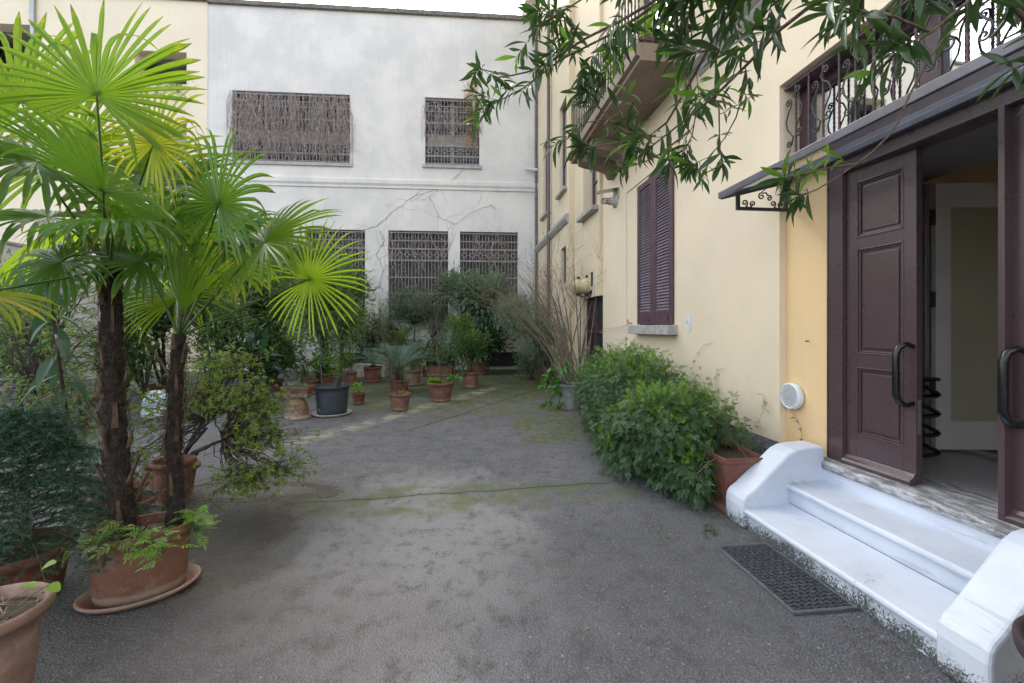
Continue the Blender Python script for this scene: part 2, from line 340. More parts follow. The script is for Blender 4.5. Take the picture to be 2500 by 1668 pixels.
MT['shrub_lt'] = leafmat('light_shrub_leaf', (.07,.125,.028), (.12,.19,.04), .45, .4, yellow=.05)
MT['shrub_grey'] = leafmat('grey_oleander_leaf', (.08,.13,.075), (.17,.225,.14), .38, .42)
MT['shrub_dk'] = leafmat('dark_glossy_leaf', (.020,.052,.026), (.036,.085,.036), .25, .25)
MT['jasmine'] = leafmat('jasmine_leaf', (.034,.078,.030), (.062,.125,.042), .34, .34)
MT['jasmine_lt'] = leafmat('young_jasmine_leaf', (.09,.19,.022), (.15,.28,.035), .45, .4)
MT['oleander'] = leafmat('oleander_leaf', (.022,.048,.018), (.036,.072,.026), .24, .24, (.12,.26,.04))
MT['oleander_lt'] = leafmat('young_oleander_leaf', (.05,.12,.015), (.08,.17,.02), .45, .25, (.25,.5,.04))
MT['cycad'] = leafmat('cycad_leaf', (.085,.15,.115), (.14,.22,.165), .3, .3)
MT['jade'] = leafmat('bergenia_leaf', (.045,.16,.02), (.075,.21,.03), .3, .22)
MT['limegrass'] = leafmat('lime_ground_leaf', (.13,.24,.02), (.19,.31,.03), .45, .45)
MT['dry'] = leafmat('dry_brown_leaf', (.33,.17,.07), (.48,.28,.14), .35, .7, (.5,.3,.15))
MT['litter'] = leafmat('dull_leaf_litter', (.10,.065,.035), (.16,.13,.05), .2, .7)
# ---------------------------------------------------------------- mesh helpers
def wpos(o):
    p = Vector((0, 0, 0))
    while o: p += o.location; o = o.parent
    return p
def link(name, me, m=None, parent=None, loc=None):
    o = bpy.data.objects.new(name, me); COL.objects.link(o)
    if parent: o.parent = parent
    if loc is not None: o.location = loc
    if m is not None and me is not None:
        for k in (m if isinstance(m, (list, tuple)) else [m]): me.materials.append(MT[k] if isinstance(k, str) else k)
    return o
def thing(name, label, cat, loc=(0,0,0), group=None):
    o = link(name, None, None, None, Vector(loc)); o.empty_display_size = .1
    o['label'] = label; o['category'] = cat
    if group: o['group'] = group
    return o
def tag(o, label=None, cat=None, group=None, kind=None):
    for k, v in (('label', label), ('category', cat), ('group', group), ('kind', kind)):
        if v: o[k] = v
    return o
class MB:
    def __init__(s, xf=I): s.v = []; s.f = []; s.x = xf; s.mi = []; s.sm = []; s.cm = 0
    def add(s, vs, fs, smooth=False, raw=False):
        b = len(s.v); s.v += [tuple(p) if raw else s.x(*p) for p in vs]
        s.f += [tuple(i+b for i in f) for f in fs]; s.mi += [s.cm]*len(fs); s.sm += [smooth]*len(fs); return s
    def box(s, a0, a1, b0, b1, c0, c1):
        v = [(a, b, c) for a in (a0, a1) for b in (b0, b1) for c in (c0, c1)]
        return s.add(v, [(0,1,3,2), (4,6,7,5), (0,4,5,1), (2,3,7,6), (0,2,6,4), (1,5,7,3)])
    def prism(s, poly, w0, w1, axis=0):                      # polygon in the two other axes, extruded along axis
        n = len(poly)
        def P(w, p):
            q = list(p); q.insert(axis, w); return q
        v = [P(w0, p) for p in poly]+[P(w1, p) for p in poly]
        return s.add(v, [tuple(range(n)), tuple(range(2*n-1, n-1, -1))]+[(i, (i+1) % n, (i+1) % n+n, i+n) for i in range(n)])
    def tube(s, pts, rad, n=6, cap=True, raw=False, smooth=True):
        P = [Vector(p if raw else s.x(*p)) for p in pts]
        if not hasattr(rad, '__len__'): rad = [rad]*len(P)
        T = [((P[min(i+1, len(P)-1)]-P[max(i-1, 0)]).normalized()) for i in range(len(P))]
        up = Vector((0, 0, 1)) if abs(T[0].z) < .9 else Vector((1, 0, 0))
        a = T[0].cross(up).normalized(); vs = []
        for p, t, r in zip(P, T, rad):
            a = (a - t*a.dot(t)); a = a.normalized() if a.length > 1e-6 else t.orthogonal().normalized(); b = t.cross(a)
            vs += [p+(a*math.cos(2*math.pi*k/n)+b*math.sin(2*math.pi*k/n))*r for k in range(n)]
        m = len(P); fs = [(i*n+k, i*n+(k+1) % n, (i+1)*n+(k+1) % n, (i+1)*n+k) for i in range(m-1) for k in range(n)]
        s.add(vs, fs, smooth, True)
        if cap: s.add([vs[k] for k in range(n)]+[vs[(m-1)*n+k] for k in range(n)], [tuple(range(n-1, -1, -1)), tuple(range(n, 2*n))], False, True)
        return s
    def lathe(s, prof, c=(0,0,0), n=32, sx=1, sy=1, rot=0, smooth=True, flute=0, nf=24):
        vs = []; cr, sr = math.cos(rot), math.sin(rot)
        for r, z in prof:
            for k in range(n):
                t = 2*math.pi*k/n; rr = r*(1+flute*math.cos(nf*t)); x, y = rr*math.cos(t)*sx, rr*math.sin(t)*sy
                vs.append((c[0]+x*cr-y*sr, c[1]+x*sr+y*cr, c[2]+z))
        m = len(prof); fs = [(i*n+k, i*n+(k+1) % n, (i+1)*n+(k+1) % n, (i+1)*n+k) for i in range(m-1) for k in range(n)]
        return s.add(vs, fs, smooth)
    def build(s, name, m, parent=None, loc=None, bev=0, auto=False):
        me = bpy.data.meshes.new(name); off = (wpos(parent) if parent else Vector((0,0,0)))
        if loc is not None: off = off+Vector(loc)
        V = np.array(s.v, dtype=float)-np.array(off); me.from_pydata(V.tolist(), [], s.f)
        me.polygons.foreach_set('material_index', s.mi); me.polygons.foreach_set('use_smooth', s.sm); me.update()
        o = link(name, me, m, parent, loc)
        if bev:
            b = o.modifiers.new('bevel', 'BEVEL'); b.width = bev; b.segments = 2; b.limit_method = 'ANGLE'; b.angle_limit = math.radians(40)
        return o
def fixn(o):
    import bmesh
    bm = bmesh.new(); bm.from_mesh(o.data); bmesh.ops.recalc_face_normals(bm, faces=bm.faces); bm.to_mesh(o.data); bm.free(); return o

def slab(xf, a0, a1, z0, z1, d0, d1, holes, mb=None):
    """wall slab between depth d0 (face) and d1, with rectangular holes (a0,a1,z0,z1)"""
    m = mb or MB(xf); As = sorted({a0, a1}|{min(max(h[k], a0), a1) for h in holes for k in (0, 1)}); Zs = sorted({z0, z1}|{min(max(h[k], z0), z1) for h in holes for k in (2, 3)})
    nA, nZ = len(As), len(Zs); inh = lambda a, z: any(h[0] < a < h[1] and h[2] < z < h[3] for h in holes)
    solid = [[not inh((As[i]+As[i+1])/2, (Zs[j]+Zs[j+1])/2) for j in range(nZ-1)] for i in range(nA-1)]
    for d, fl in ((d0, 0), (d1, 1)):
        vs = [(a, d, z) for a in As for z in Zs]; fs = []
        for i in range(nA-1):
            for j in range(nZ-1):
                if solid[i][j]:
                    q = (i*nZ+j, (i+1)*nZ+j, (i+1)*nZ+j+1, i*nZ+j+1); fs.append(q if not fl else q[::-1])
        m.add(vs, fs)
    S = lambda i, j: 0 <= i < nA-1 and 0 <= j < nZ-1 and solid[i][j]
    for i in range(nA):
        for j in range(nZ-1):
            if S(i-1, j) != S(i, j): m.add([(As[i], d0, Zs[j]), (As[i], d1, Zs[j]), (As[i], d1, Zs[j+1]), (As[i], d0, Zs[j+1])], [(0, 1, 2, 3)])
    for j in range(nZ):
        for i in range(nA-1):
            if S(i, j-1) != S(i, j): m.add([(As[i], d0, Zs[j]), (As[i+1], d0, Zs[j]), (As[i+1], d1, Zs[j]), (As[i], d1, Zs[j])], [(0, 1, 2, 3)])
    return m

# ---------------------------------------------------------------- ground
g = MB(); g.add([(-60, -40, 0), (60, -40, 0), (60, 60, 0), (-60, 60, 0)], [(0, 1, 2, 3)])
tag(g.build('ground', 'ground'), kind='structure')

# ================================================================ right-hand building
RB = thing('yellow_building', 'tall cream and ochre house on the right with brown portal, balcony and shuttered window', 'building', R(3.3, 3.4, 0))
VA = 3.14; VP_ = 3.20; VB = 3.06; VC = 2.90
uPil = U(1903, VA); uShL, uShR = U(1561, VA), U(1647, VA); zSh0, zSh1 = 1.68, 4.12
uDoL = U(1424, VB); uDoR = U(1466, VB)
uAB = U(1472, VA); uBC = U(1403, VB)
uWinL, uWinR = U(1424, VB), U(1459, VB)
uCor = 17.6; TOP = 14.0
uRecL, uRecR, zRec = U(1531, VA), U(1690, VA), 4.22
# near wall (stands a little proud round a shallow sunk panel)
w = slab(R, -3.0, uAB, 0, TOP, VA, VA+.5, [(.5, uPil, .44, 4.05), (uShR+.03, uShL-.03, zSh0, zSh1), (3.0, 5.0, 6.3, 8.6), (6.2, 7.5, 5.35, 8.0)])
wallA = w.build('wall', 'cream', RB)
w = slab(R, uAB, uBC, 0, TOP, VB, VB+.6, [(uDoR, uDoL, 0, 2.36), (uWinR, uWinL, 4.42, 7.0)]); w.build('wall', 'cream_far', RB)
zf = 5.6
uf1, uf2, uf3, uf4, ufs1, ufs2 = U(1383, VC), U(1366, VC), U(1337, VC), U(1326, VC), U(1382, VC), U(1369, VC)
w = slab(R, uBC, uCor+1.0, 0, TOP, VC, VC+.6, [(uf1, uf2, zf, zf+2.6), (uf3, uf4, zf, zf+2.6), (ufs1, ufs2, 2.9, 3.95)]); w.build('wall', 'cream_far', RB)
w = MB(R); w.box(-3, uCor+1, 9, 9.3, 0, TOP); w.box(-3, uCor+1, VC+.1, 9.3, TOP, TOP+.3); w.box(uCor+.7, uCor+1, VC+.55, 9, 0, TOP); w.box(-3.3, -3, VA, 9.3, 0, TOP); w.build('outer_shell', 'cream_far', RB)
# sunk panel outline round the shuttered window: thin raised margin
m = MB(R); t_ = .022
m.box(uRecL, uRecL+.9, VA-t_, VA-.001, 0.5, zRec+.0); m.box(uRecR, uRecL, VA-t_, VA-.001, zRec, zRec+1.0)
m.build('raised_margin', 'cream', RB)
m = MB(R); m.box(uPil+.001, uAB, VA-.025, VA-.003, 0, .50); m.build('plinth', 'plinth', RB)
# mouldings
m = MB(R); m.prism([(VA-.02, 4.98), (VA-.06, 5.02), (VA-.06, 5.05), (VA-.16, 5.10), (VA-.16, 5.22), (VA-.001, 5.25), (VA-.001, 4.98)], -3, 5.4, 0); m.build('moulding', 'stone', RB)
zb = ZV(1390, 531, VC)
m = MB(R); m.prism([(VC-.001, zb-.12), (VC-.05, zb-.10), (VC-.12, zb), (VC-.12, zb+.10), (VC-.001, zb+.14)], uBC+.02, uCor, 0); m.build('belt_course', 'stone', RB)
# shuttered window
def sillr(u0, u1, z, v, parent, p=.12, h=.10, mk='stone'):
    return MB(R).box(u0, u1, v-p, v+.12, z-h, z).build('sill', mk, parent, bev=.008)
wf = MB(R); a, b = uShR+.005, uShL-.005
wf.box(a, b, VA+.10, VA+.14, zSh0, zSh1)
win = wf.build('window', 'dark', RB)
sillr(a-.10, b+.12, zSh0-.002, VA, win, .17, .15)
mid = (a+b)/2
for (s0, s1) in ((a, mid-.004), (mid+.004, b)):
    fr = MB(R); v0, v1 = VA-.045, VA+.0
    z0, z1 = zSh0+.012, zSh1+.02; st = .095
    fr.box(s0, s0+st, v0, v1, z0, z1); fr.box(s1-st, s1, v0, v1, z0, z1)
    fr.box(s0+st, s1-st, v0+.002, v1, z0, z0+.22); fr.box(s0+st, s1-st, v0+.002, v1, z1-.10, z1)
    fr.box(s0+.1, s0+.14, v0-.02, v0, z0+.10, z0+.115); fr.box(s0+.1, s0+.115, v0-.02, v0, z0+.04, z0+.11)
    sh = fr.build('shutter', 'shutter', win, bev=.003)
    sl = MB(R); n = 44; zz0 = z0+.22; zz1 = z1-.10; pitch = (zz1-zz0)/n
    for i in range(n):
        z = zz0+i*pitch
        sl.prism([(v0+.004, z+.002), (v0+.010, z-.006), (v1, z+pitch*.95), (v1-.006, z+pitch*1.05)], s0+st+.001, s1-st-.001, 0)
    sl.build('slats', 'slat', sh)
# far and mid windows
def rwin(u0, u1, z0, z1, v, dep, sp=.12, glass='glass_mirror', reveal='brown_frame', sill=True):
    m = MB(R); d = v+dep; t = .07
    m.box(u0, u0+t, d, d+.06, z0, z1); m.box(u1-t, u1, d, d+.06, z0, z1); m.box(u0+t, u1-t, d, d+.06, z0, z0+t); m.box(u0+t, u1-t, d, d+.06, z1-t, z1)
    m.box((u0+u1)/2-.04, (u0+u1)/2+.04, d-.005, d+.06, z0+t, z1-t)
    for k in (1, 2): m.box(u0+t, u1-t, d+.005, d+.05, z0+(z1-z0)*k/3-.02, z0+(z1-z0)*k/3+.02)
    o = m.build('window', reveal, RB)
    MB(R).box(u0+.02, u1-.02, d+.03, d+.035, z0+.02, z1-.02).build('pane', glass, o)
    if sill: sillr(u0-.08, u1+.08, z0+.0, v, o, sp)
    return o
rwin(uWinR, uWinL, 4.42, 7.0, VB, .24, .17)
rwin(uf1, uf2, zf, zf+2.6, VC, .10); rwin(uf3, uf4, zf, zf+2.6, VC, .10)
rwin(ufs1, ufs2, 2.9, 3.95, VC, .10, sill=False)
rwin(6.2, 7.5, 5.35, 8.0, VA, .15, sill=False); rwin(3.0, 5.0, 6.3, 8.6, VA, .2)
# rear service door
m = MB(R); m.box(uDoR, uDoL, VB+.14, VB+.18, 0, 2.36); d_ = m.build('door', 'dark', RB)
m = MB(R)
for k in range(2):
    q0 = uDoR+.02+k*(uDoL-uDoR)/2; q1 = q0+(uDoL-uDoR)/2-.03
    m.box(q0, q1, VB+.09, VB+.14, .02, .75); m.box(q0, q0+.07, VB+.09, VB+.14, .75, 2.32); m.box(q1-.07, q1, VB+.09, VB+.14, .75, 2.32); m.box(q0, q1, VB+.088, VB+.138, 1.5, 1.57)
m.build('door_frame', 'brown_frame', d_)
# ------------------------------------------------ portal: jambs, leaves, transom
zT = .50; VF = VP_+.03
uF0 = U(2022, VP_); zHead = 3.075
pb = MB(R); pb.box(uF0-.02, uPil+.02, VP_+.012, VP_+.30, zT-.06, 3.245); pb.build('portal_panel', 'orange', RB)
uJ1 = U(2066, VF); uL1 = U(2243, VF); uO1 = U(2463, VF)
fr = MB(R)
fr.box(uJ1, uF0, VP_-.01, VP_+.16, zT, zHead); fr.box(uF0-.014, uF0-.002, VP_-.018, VP_-.008, zT, zHead)
fr.box(.6, uF0, VP_-.006, VP_+.16, 2.95, zHead)                      # head
fr.box(.6, uF0, VP_-.003, VP_+.16, zHead+.001, 3.25)
fr.box(.6, uJ1+.02, VP_-.018, VP_-.004, 2.955, 2.972)                # bead
fr.box(uO1-.02, uO1+.012, VP_-.03, VP_+.15, zT+.002, 2.96)           # bead of the next leaf
fr.build('door_frame', 'brown', RB, bev=.003)
def leaf(u_hi, u_lo, ang, handle_u, bead=True):
    hinge = Vector(R(u_hi, VF, 0)); W_ = u_hi-u_lo; ca, sa = math.cos(ang), math.sin(ang)
    def X(p, q, z): return R(u_hi-(p*ca+q*sa)+2*q*sa if False else u_hi-p*ca+q*sa, VF+p*sa+q*ca, z)   # p across the leaf, q depth
    th = .055; z0, z1 = zT+.02, 2.955
    m = MB(X); st = .085; rows = [(z0+.24, z0+.80), (z0+.905, z0+1.77), (z0+1.86, z1-.11)]
    m.box(0, st, 0, th, z0, z1); m.box(W_-st, W_, 0, th, z0, z1)
    zc = z0
    for (a0, a1) in rows: m.box(st, W_-st, .0005, th, zc, a0); zc = a1
    m.box(st, W_-st, .0005, th, zc, z1)
    o = m.build('door_leaf', 'brown', RB, bev=.003)
    p_ = MB(X)
    for (a0, a1) in rows:
        p_.box(st, W_-st, .022, .035, a0, a1)
        for ins, t1, q0 in ((0, .014, -.004), (.016, .012, .006)):
            x0, x1, y0, y1 = st+ins, W_-st-ins, a0+ins, a1-ins
            p_.box(x0, x0+t1, q0, .03, y0, y1); p_.box(x1-t1, x1, q0, .03, y0, y1); p_.box(x0+t1, x1-t1, q0, .03, y0, y0+t1); p_.box(x0+t1, x1-t1, q0, .03, y1-t1, y1)
        x0, x1, y0, y1 = st+.045, W_-st-.045, a0+.05, a1-.05
        p_.box(x0, x1, .010, .03, y0, y1)
    p_.build('panels', 'brown', o, bev=.004)
    wb = MB(X); wb.prism([(0, z0-.015), (-.055, z0-.015), (-.058, z0+.01), (-.04, z0+.025), (-.022, z0+.035), (-.008, z0+.06), (0, z0+.06)], .0, W_, 0); wb.build('weather_bar', 'brown', o, bev=.003)
    h = MB(X); hx = handle_u; r = .019; zc = zT+.80; L = .235
    pts = [(hx+.03, .0, zc-L+.03), (hx+.02, -.045, zc-L+.01), (hx, -.085, zc-L+.035), (hx-.01, -.10, zc-L+.09), (hx-.01, -.10, zc), (hx-.01, -.10, zc+L-.09), (hx, -.085, zc+L-.035), (hx+.02, -.045, zc+L-.01), (hx+.03, .0, zc+L-.03)]
    h.tube(pts, [r*.9, r, r*1.15, r*1.2, r*1.2, r*1.2, r*1.15, r, r*.9], 12); h.build('handle', 'black_plastic', o)
    k = MB(X); k.box(W_, W_+.002, .015, .04, z0+.35, z0+.60); k.build('lock_plate', 'alu', o)
    return o
leaf(uJ1-.004, uL1+.040, math.radians(3), (uJ1-uL1-.04)-.055)
leaf(uO1-.002, uO1-.75, 0, .05)
# transom: glazing, frame, twisted bars with scrolls
VT = VP_+.17; tz0, tz1 = 3.27, 4.05
tf = MB(R); tf.box(.5, uPil-.0, VT, VT+.06, tz0-.05, tz0+.04); tf.box(.5, uPil, VT, VT+.06, tz1-.13, tz1); tf.box(.5, uPil, VT-.14, VT-.005, tz1-.045, tz1)
for q in (uPil-.09, U(2255, VT)-.09, 1.9, .7): tf.box(q-.02, q+.11, VT-.012, VT+.06, tz0, tz1-.05)
TR = tf.build('transom_window', 'brown_frame', RB, bev=.004)
MB(R).box(.5, uPil-.02, VT+.035, VT+.04, tz0, tz1).build('pane', 'glass_mirror', TR)
gb = MB(R); VG = VP_-.0; gb.box(.5, uPil, VG-.012, VG+.012, tz0-.02, tz0+.01); gb.box(.5, uPil, VG-.012, VG+.012, tz1-.05, tz1-.035)
GR = gb.build('transom_grille', 'twist', RB)
def spiral(c, r0, turns, dirn, start, n=22):
    pts = []
    for i in range(n):
        t = i/(n-1); r = r0*(1-.82*t); a = start+dirn*turns*2*math.pi*t; pts.append((c[0]+r*math.cos(a), c[1]+r*math.sin(a)))
    return pts
def scroll_path(cx, cz, hgt, wdt, flip):
    """an S-shaped iron scroll in (u,z), with a curl at both ends"""
    pts = []; h = hgt/2; w = wdt/2
    top = [(cx+flip*(-w*.05), cz+h*.62), (cx+flip*w*.1, cz+h*.80)]
    s1 = spiral((cx+flip*w*.62, cz+h*.80), w*.42, 1.35, -flip, math.pi if flip > 0 else 0)
    s2 = spiral((cx-flip*w*.62, cz-h*.80), w*.42, 1.35, -flip, 0 if flip > 0 else math.pi)
    body = []
    for i in range(15):
        t = i/14; z = h*.74-(t*h*1.48); x = flip*w*(.20*math.cos(math.pi*t)*1.0)+flip*(-w*.95*math.sin(2*math.pi*t)*-0.0)
        x = flip*w*(.2*math.cos(math.pi*t))-flip*w*.95*math.sin(math.pi*t)*(1 if True else 0)*(.0)
        body.append((cx+x, cz+z))
    return list(reversed(s1))+body+s2
def lyre(m, u, v, cz, sc=1/400.):
    """two iron C-scrolls riveted to a bar, each with a curl at both ends"""
    A_ = ([(452, 190, 14, 160, -1)], [(440, 188), (431, 205), (440, 222), (463, 240), (474, 264), (468, 292), (451, 318), (441, 340)], [(460, 352, 18, 160, 1)])
    B_ = ([(405, 222, 14, 20, 1)], [(419, 218), (420, 236), (404, 260), (393, 290), (398, 320), (415, 345), (429, 362), (426, 376)], [(410, 382, 15, 20, -1)])
    for (top, body, bot) in (A_, B_):
        def sp(c): return [((c[0]+c[2]*(1-.8*i/20)*math.cos(math.radians(c[3])+c[4]*1.3*2*math.pi*i/20)), (c[1]-c[2]*(1-.8*i/20)*math.sin(math.radians(c[3])+c[4]*1.3*2*math.pi*i/20))) for i in range(21)]
        path = list(reversed(sp(top[0])))+body+sp(bot[0])
        pts = [(u-(x-432)*sc, v-.006, cz-(y-286)*sc) for x, y in path]
        m.tube(pts, .0080, 5)
def twisted(m, u, v, z0, z1, r=.0105, pitch=.045, seg=None):
    n = seg or int((z1-z0)/(pitch/4)); vs = []
    for i in range(n+1):
        z = z0+(z1-z0)*i/n; a = i*math.pi/8*1.0*2
        for k in range(4):
            t = a+k*math.pi/2; rr = r*(1.25 if k % 2 == 0 else 1.0); vs.append((u+rr*math.cos(t), v+rr*math.sin(t), z))
    m.add(vs, [(i*4+k, i*4+(k+1) % 4, (i+1)*4+(k+1) % 4, (i+1)*4+k) for i in range(n) for k in range(4)], True)
px = [1943, 1975, 2010, 2049, 2089, 2134, 2182, 2237, 2296, 2363, 2437]; us = [U(x, VG) for x in px]; us += [us[-1]-.155*k for k in range(1, 9)]
for i, u in enumerate(us):
    b = MB(R); twisted(b, u, VG, tz0, tz1-.04); b.build('bar', 'twist', GR)
    if i % 2 == 0: q = MB(R); lyre(q, u, VG-.016, (tz0+tz1)/2+.02); q.build('scroll', 'iron', GR)
# canopy
CZ0, CZ1, CV = 2.935, 3.125, 2.53; uC = U(1760, CV)
cn = MB(R); slope = (CZ1-CZ0)/(VP_-CV)
cn.box(.4, uC, CV-.03, CV, CZ0-.025, CZ0+.035); cn.box(.4, uC, CV+.0, CV+.035, CZ0+.0, CZ0+.02)
cn.box(.4, uC, VP_-.065, VP_-.008, CZ1-.06, CZ1+.02)
cn.prism([(CV+.001, CZ0-.03), (VP_-.07, CZ1-.06), (VP_-.07, CZ1-.015), (CV+.001, CZ0+.02)], uC-.035, uC-.001, 0)
CAN = cn.build('entrance_canopy', 'canopy_metal', RB, bev=.003)
uG = U(2015, CV+.35)
MB(R).prism([(CV+.036, CZ0+.015), (VP_-.07, CZ1-.02), (VP_-.07, CZ1-.012), (CV+.036, CZ0+.023)], .41, uC-.036, 0).build('glass_sheet', 'clear', CAN)
ub = U(1922, VA); vb0 = None
zb0 = ZV(1922, 517, VA)
Yb = Vector(R(ub, VA, 0)).y
vb = VA-.53
bk = MB(R); t = .014
bk.box(ub-t, ub+t, vb, VA, zb0, zb0+.028); bk.box(ub-t, ub+t, vb, vb+.03, zb0+.028, zb0+.14); bk.box(ub-t, ub+t, VA-.032, VA-.002, zb0+.028, CZ1-.08)
bk.prism([(vb, zb0+.14), (vb+.03, zb0+.14), (VA-.032, CZ1-.09), (VA-.032, CZ1-.06), (vb, zb0+.17)], ub-t, ub+t, 0)
def curl2(m, v, z, r, s0, d, tail):
    P = list(reversed(spiral((v, z), r, 1.3, d, s0)))+tail; m.tube([(ub, p[0], p[1]) for p in P], .007, 5)
for (v, z, r, s0, d) in ((vb+.085, zb0+.07, .033, -1.2, 1), (vb+.17, zb0+.065, .030, -1.9, -1), (vb+.26, zb0+.14, .036, 1.0, 1), (vb+.34, zb0+.125, .03, 2.2, -1), (vb+.38, zb0+.07, .03, -1.2, 1), (vb+.46, zb0+.065, .028, -1.9, -1)):
    curl2(bk, v, z, r, s0, d, [])
for a_, b_, c_ in (((vb+.097, zb0+.04), (vb+.13, zb0+.025), (vb+.16, zb0+.037)), ((vb+.28, zb0+.17), (vb+.305, zb0+.178), (vb+.325, zb0+.15)), ((vb+.39, zb0+.04), (vb+.42, zb0+.027), (vb+.45, zb0+.037))):
    bk.tube([(ub, *a_), (ub, *b_), (ub, *c_)], .007, 5)
bk.build('canopy_bracket', 'iron', CAN)
# ------------------------------------------------ vestibule behind the portal
vin = 4.55
m = MB(R); m.box(-.5, 4.4, VP_+.31, vin+2.6, zT-.10, zT-.004); m.build('vestibule_floor', 'floor_in', RB)
m = MB(R); m.box(-.5, 4.3, VP_+.17, vin, 3.09, 3.19); m.build('vestibule_ceiling', 'soffit_in', RB)
m = MB(R); m.box(-.8, 5.2, vin+2.6, vin+2.7, 0, 4.6); m.box(4.4, 4.5, VA+.5, vin+2.6, 0, 4.6); m.box(-.8, -.7, VA+.5, vin+2.6, 0, 4.6); m.box(-.8, 4.5, VA+.5, vin+2.7, 4.2, 4.3); m.build('inner_wall', 'inner_wall', RB)
m = MB(R); m.box(.2, 4.39, vin-.03, vin+.03, zT, zT+.035); m.box(.2, 4.39, vin+.06, vin+.09, zT, zT+.03)
m.box(3.86, 3.90, vin-.05, vin+.06, zT+.035, 2.82); m.box(3.72, 3.76, vin-.05, vin+.06, zT+.035, 2.82); m.build('sliding_door_track', 'alu', RB)
P0, P1 = at(2285, 1106, 3.92), at(2285, 1106, 3.92)+Vector((1.02, -.03, 0)); dd = (P1-P0).normalized(); nn = Vector((-dd.y, dd.x, 0))
def XD(p, q, z): w_ = P0+dd*p+nn*q; return (w_.x, w_.y, z)
m = MB(XD); z0, z1 = zT+.03, 2.96; W_ = 1.02; st = .135
m.box(0, st, 0, .05, z0, z1); m.box(W_-st, W_, 0, .05, z0, z1); m.box(st, W_-st, 0, .05, z0, z0+.26); m.box(st, W_-st, 0, .05, z1-.22, z1)
ID = m.build('glazed_inner_door', 'offwhite_door', RB, bev=.004)
MB(XD).box(st-.01, W_-st+.01, .02, .03, z0+.25, z1-.21).build('frosted_pane', 'frost', ID)
for z in (z0+.5, z0+1.3, z0+2.05): MB(XD).box(-.035, .0, .0, .03, z, z+.14).build('hinge', 'iron', ID)
m = MB(XD); m.box(-.20, -.16, .02, .10, z0, z1); m.box(-.075, -.035, .02, .10, z0, z1); m.build('inner_door_frame', 'alu', RB, bev=.003)
# ------------------------------------------------ balcony
vb0 = 2.27; ub0 = U(1553, vb0); ub1 = U(1388, vb0); zbl = 5.18
m = MB(R); m.prism([(vb0, zbl+.07), (vb0, zbl+.22), (VA+.05, zbl+.22), (VA+.05, zbl), (vb0+.06, zbl), (vb0+.06, zbl+.05)], ub0, ub1, 0)
BAL = m.build('balcony', 'balcony', RB, bev=.006)
for uu in (ub1-.45, ub1-1.15):
    m = MB(R); m.prism([(VA, zbl-.42), (VA-.10, zbl-.42), (VA-.16, zbl-.30), (VA-.34, zbl-.24), (VA-.60, zbl-.20), (vb0+.14, zbl-.16), (vb0+.12, zbl-.03), (VA, zbl-.002)], uu-.16, uu+.16, 0); m.build('corbel', 'balcony', BAL, bev=.01)
rl = MB(R); zr = zbl+.22
for (u0, u1, v0, v1) in ((ub0+.04, ub1-.04, vb0+.05, vb0+.07), (ub0+.04, ub0+.06, vb0+.05, VA), (ub1-.06, ub1-.04, vb0+.05, VA)):
    rl.box(u0, u1, v0, v1, zr+.07, zr+.09); rl.box(u0, u1, v0, v1, zr+1.0, zr+1.03)
RAIL = rl.build('railing', 'iron', BAL)
def balus(u, v):
    b = MB(R); n = 40
    pr = []
    for i in range(n+1):
        t = i/n; pr.append((.009+.006*abs(math.sin(t*9*math.pi)), zr+.0+1.0*t))
    b.lathe(pr, (u, v, 0), 6); return b
n = 30
for i in range(n): balus(ub0+.06+(ub1-ub0-.12)*i/(n-1), vb0+.06).build('baluster', 'iron', RAIL)
for i in range(7): balus(ub0+.05, vb0+.14+.11*i).build('baluster', 'iron', RAIL)
# moulding between balcony and portal is built above; small roof eave
m = MB(R); m.box(-3, uCor+1.2, VC-.5, VC+.2, TOP+.3, TOP+.45); m.build('eave', 'stone', RB)

# ================================================================ entrance steps
ES = thing('entrance_steps', 'three blue-white painted stone steps between sloping cheek walls in front of the brown portal', 'steps', R(2.6, 2.7, 0))
uS1, uS0 = 3.33, 1.90
def RS(u, v, z): return R(u+.15*(v-2.75), v, z)      # the flight was built slightly askew
def nosing(v, z, vb_, ov=.03, th=.05):
    pr = [(vb_, z), (v+.008, z)]
    for k in range(1, 8):
        a = math.pi/2+math.pi*k/8; pr.append((v+.018+.022*math.cos(a)-.0, z-th/2+(th/2)*math.sin(a)))
    pr += [(v+.018, z-th), (vb_, z-th)]; return pr
s1z, s2z = .170, .335
for (v, z, vb_) in ((2.275, s1z, 2.72), (2.70, s2z, 3.10)):
    m = MB(RS); m.prism(nosing(v, z, vb_), uS0, uS1, 0); fixn(m.build('tread', 'stair', ES))
    m = MB(RS); m.box(uS0, uS1, v+.035, vb_+.02, z-.17, z-.0502); m.build('riser', 'stair', ES)
m = MB(RS); m.box(uS0, uS1, 3.09, 3.3, s2z-.02, zT-.075); m.build('riser', 'stair', ES)
m = MB(R); m.prism([(3.075, zT-.072), (3.065, zT-.05), (3.065, zT-.02), (3.08, zT-.0), (VP_+.34, zT), (VP_+.34, zT-.072)], -.6, uS1+.22, 0); m.build('threshold', 'threshold', ES, bev=.004)
for (c0, c1) in ((uS1-.001, uS1+.24), (uS0-.22, uS0+.001)):
    pr = [(2.262, 0), (2.258, .18), (2.268, .235), (2.295, .268), (2.36, .305), (2.72, .575), (2.80, .605), (2.90, .612), (VA-.03, .612), (VA-.03, 0)]
    m = MB(RS); m.prism(pr, c0, c1, 0); o = fixn(m.build('cheek_wall', 'stair', ES)); b = o.modifiers.new('b', 'BEVEL'); b.width = .022; b.segments = 3; b.limit_method = 'ANGLE'; b.angle_limit = math.radians(50)

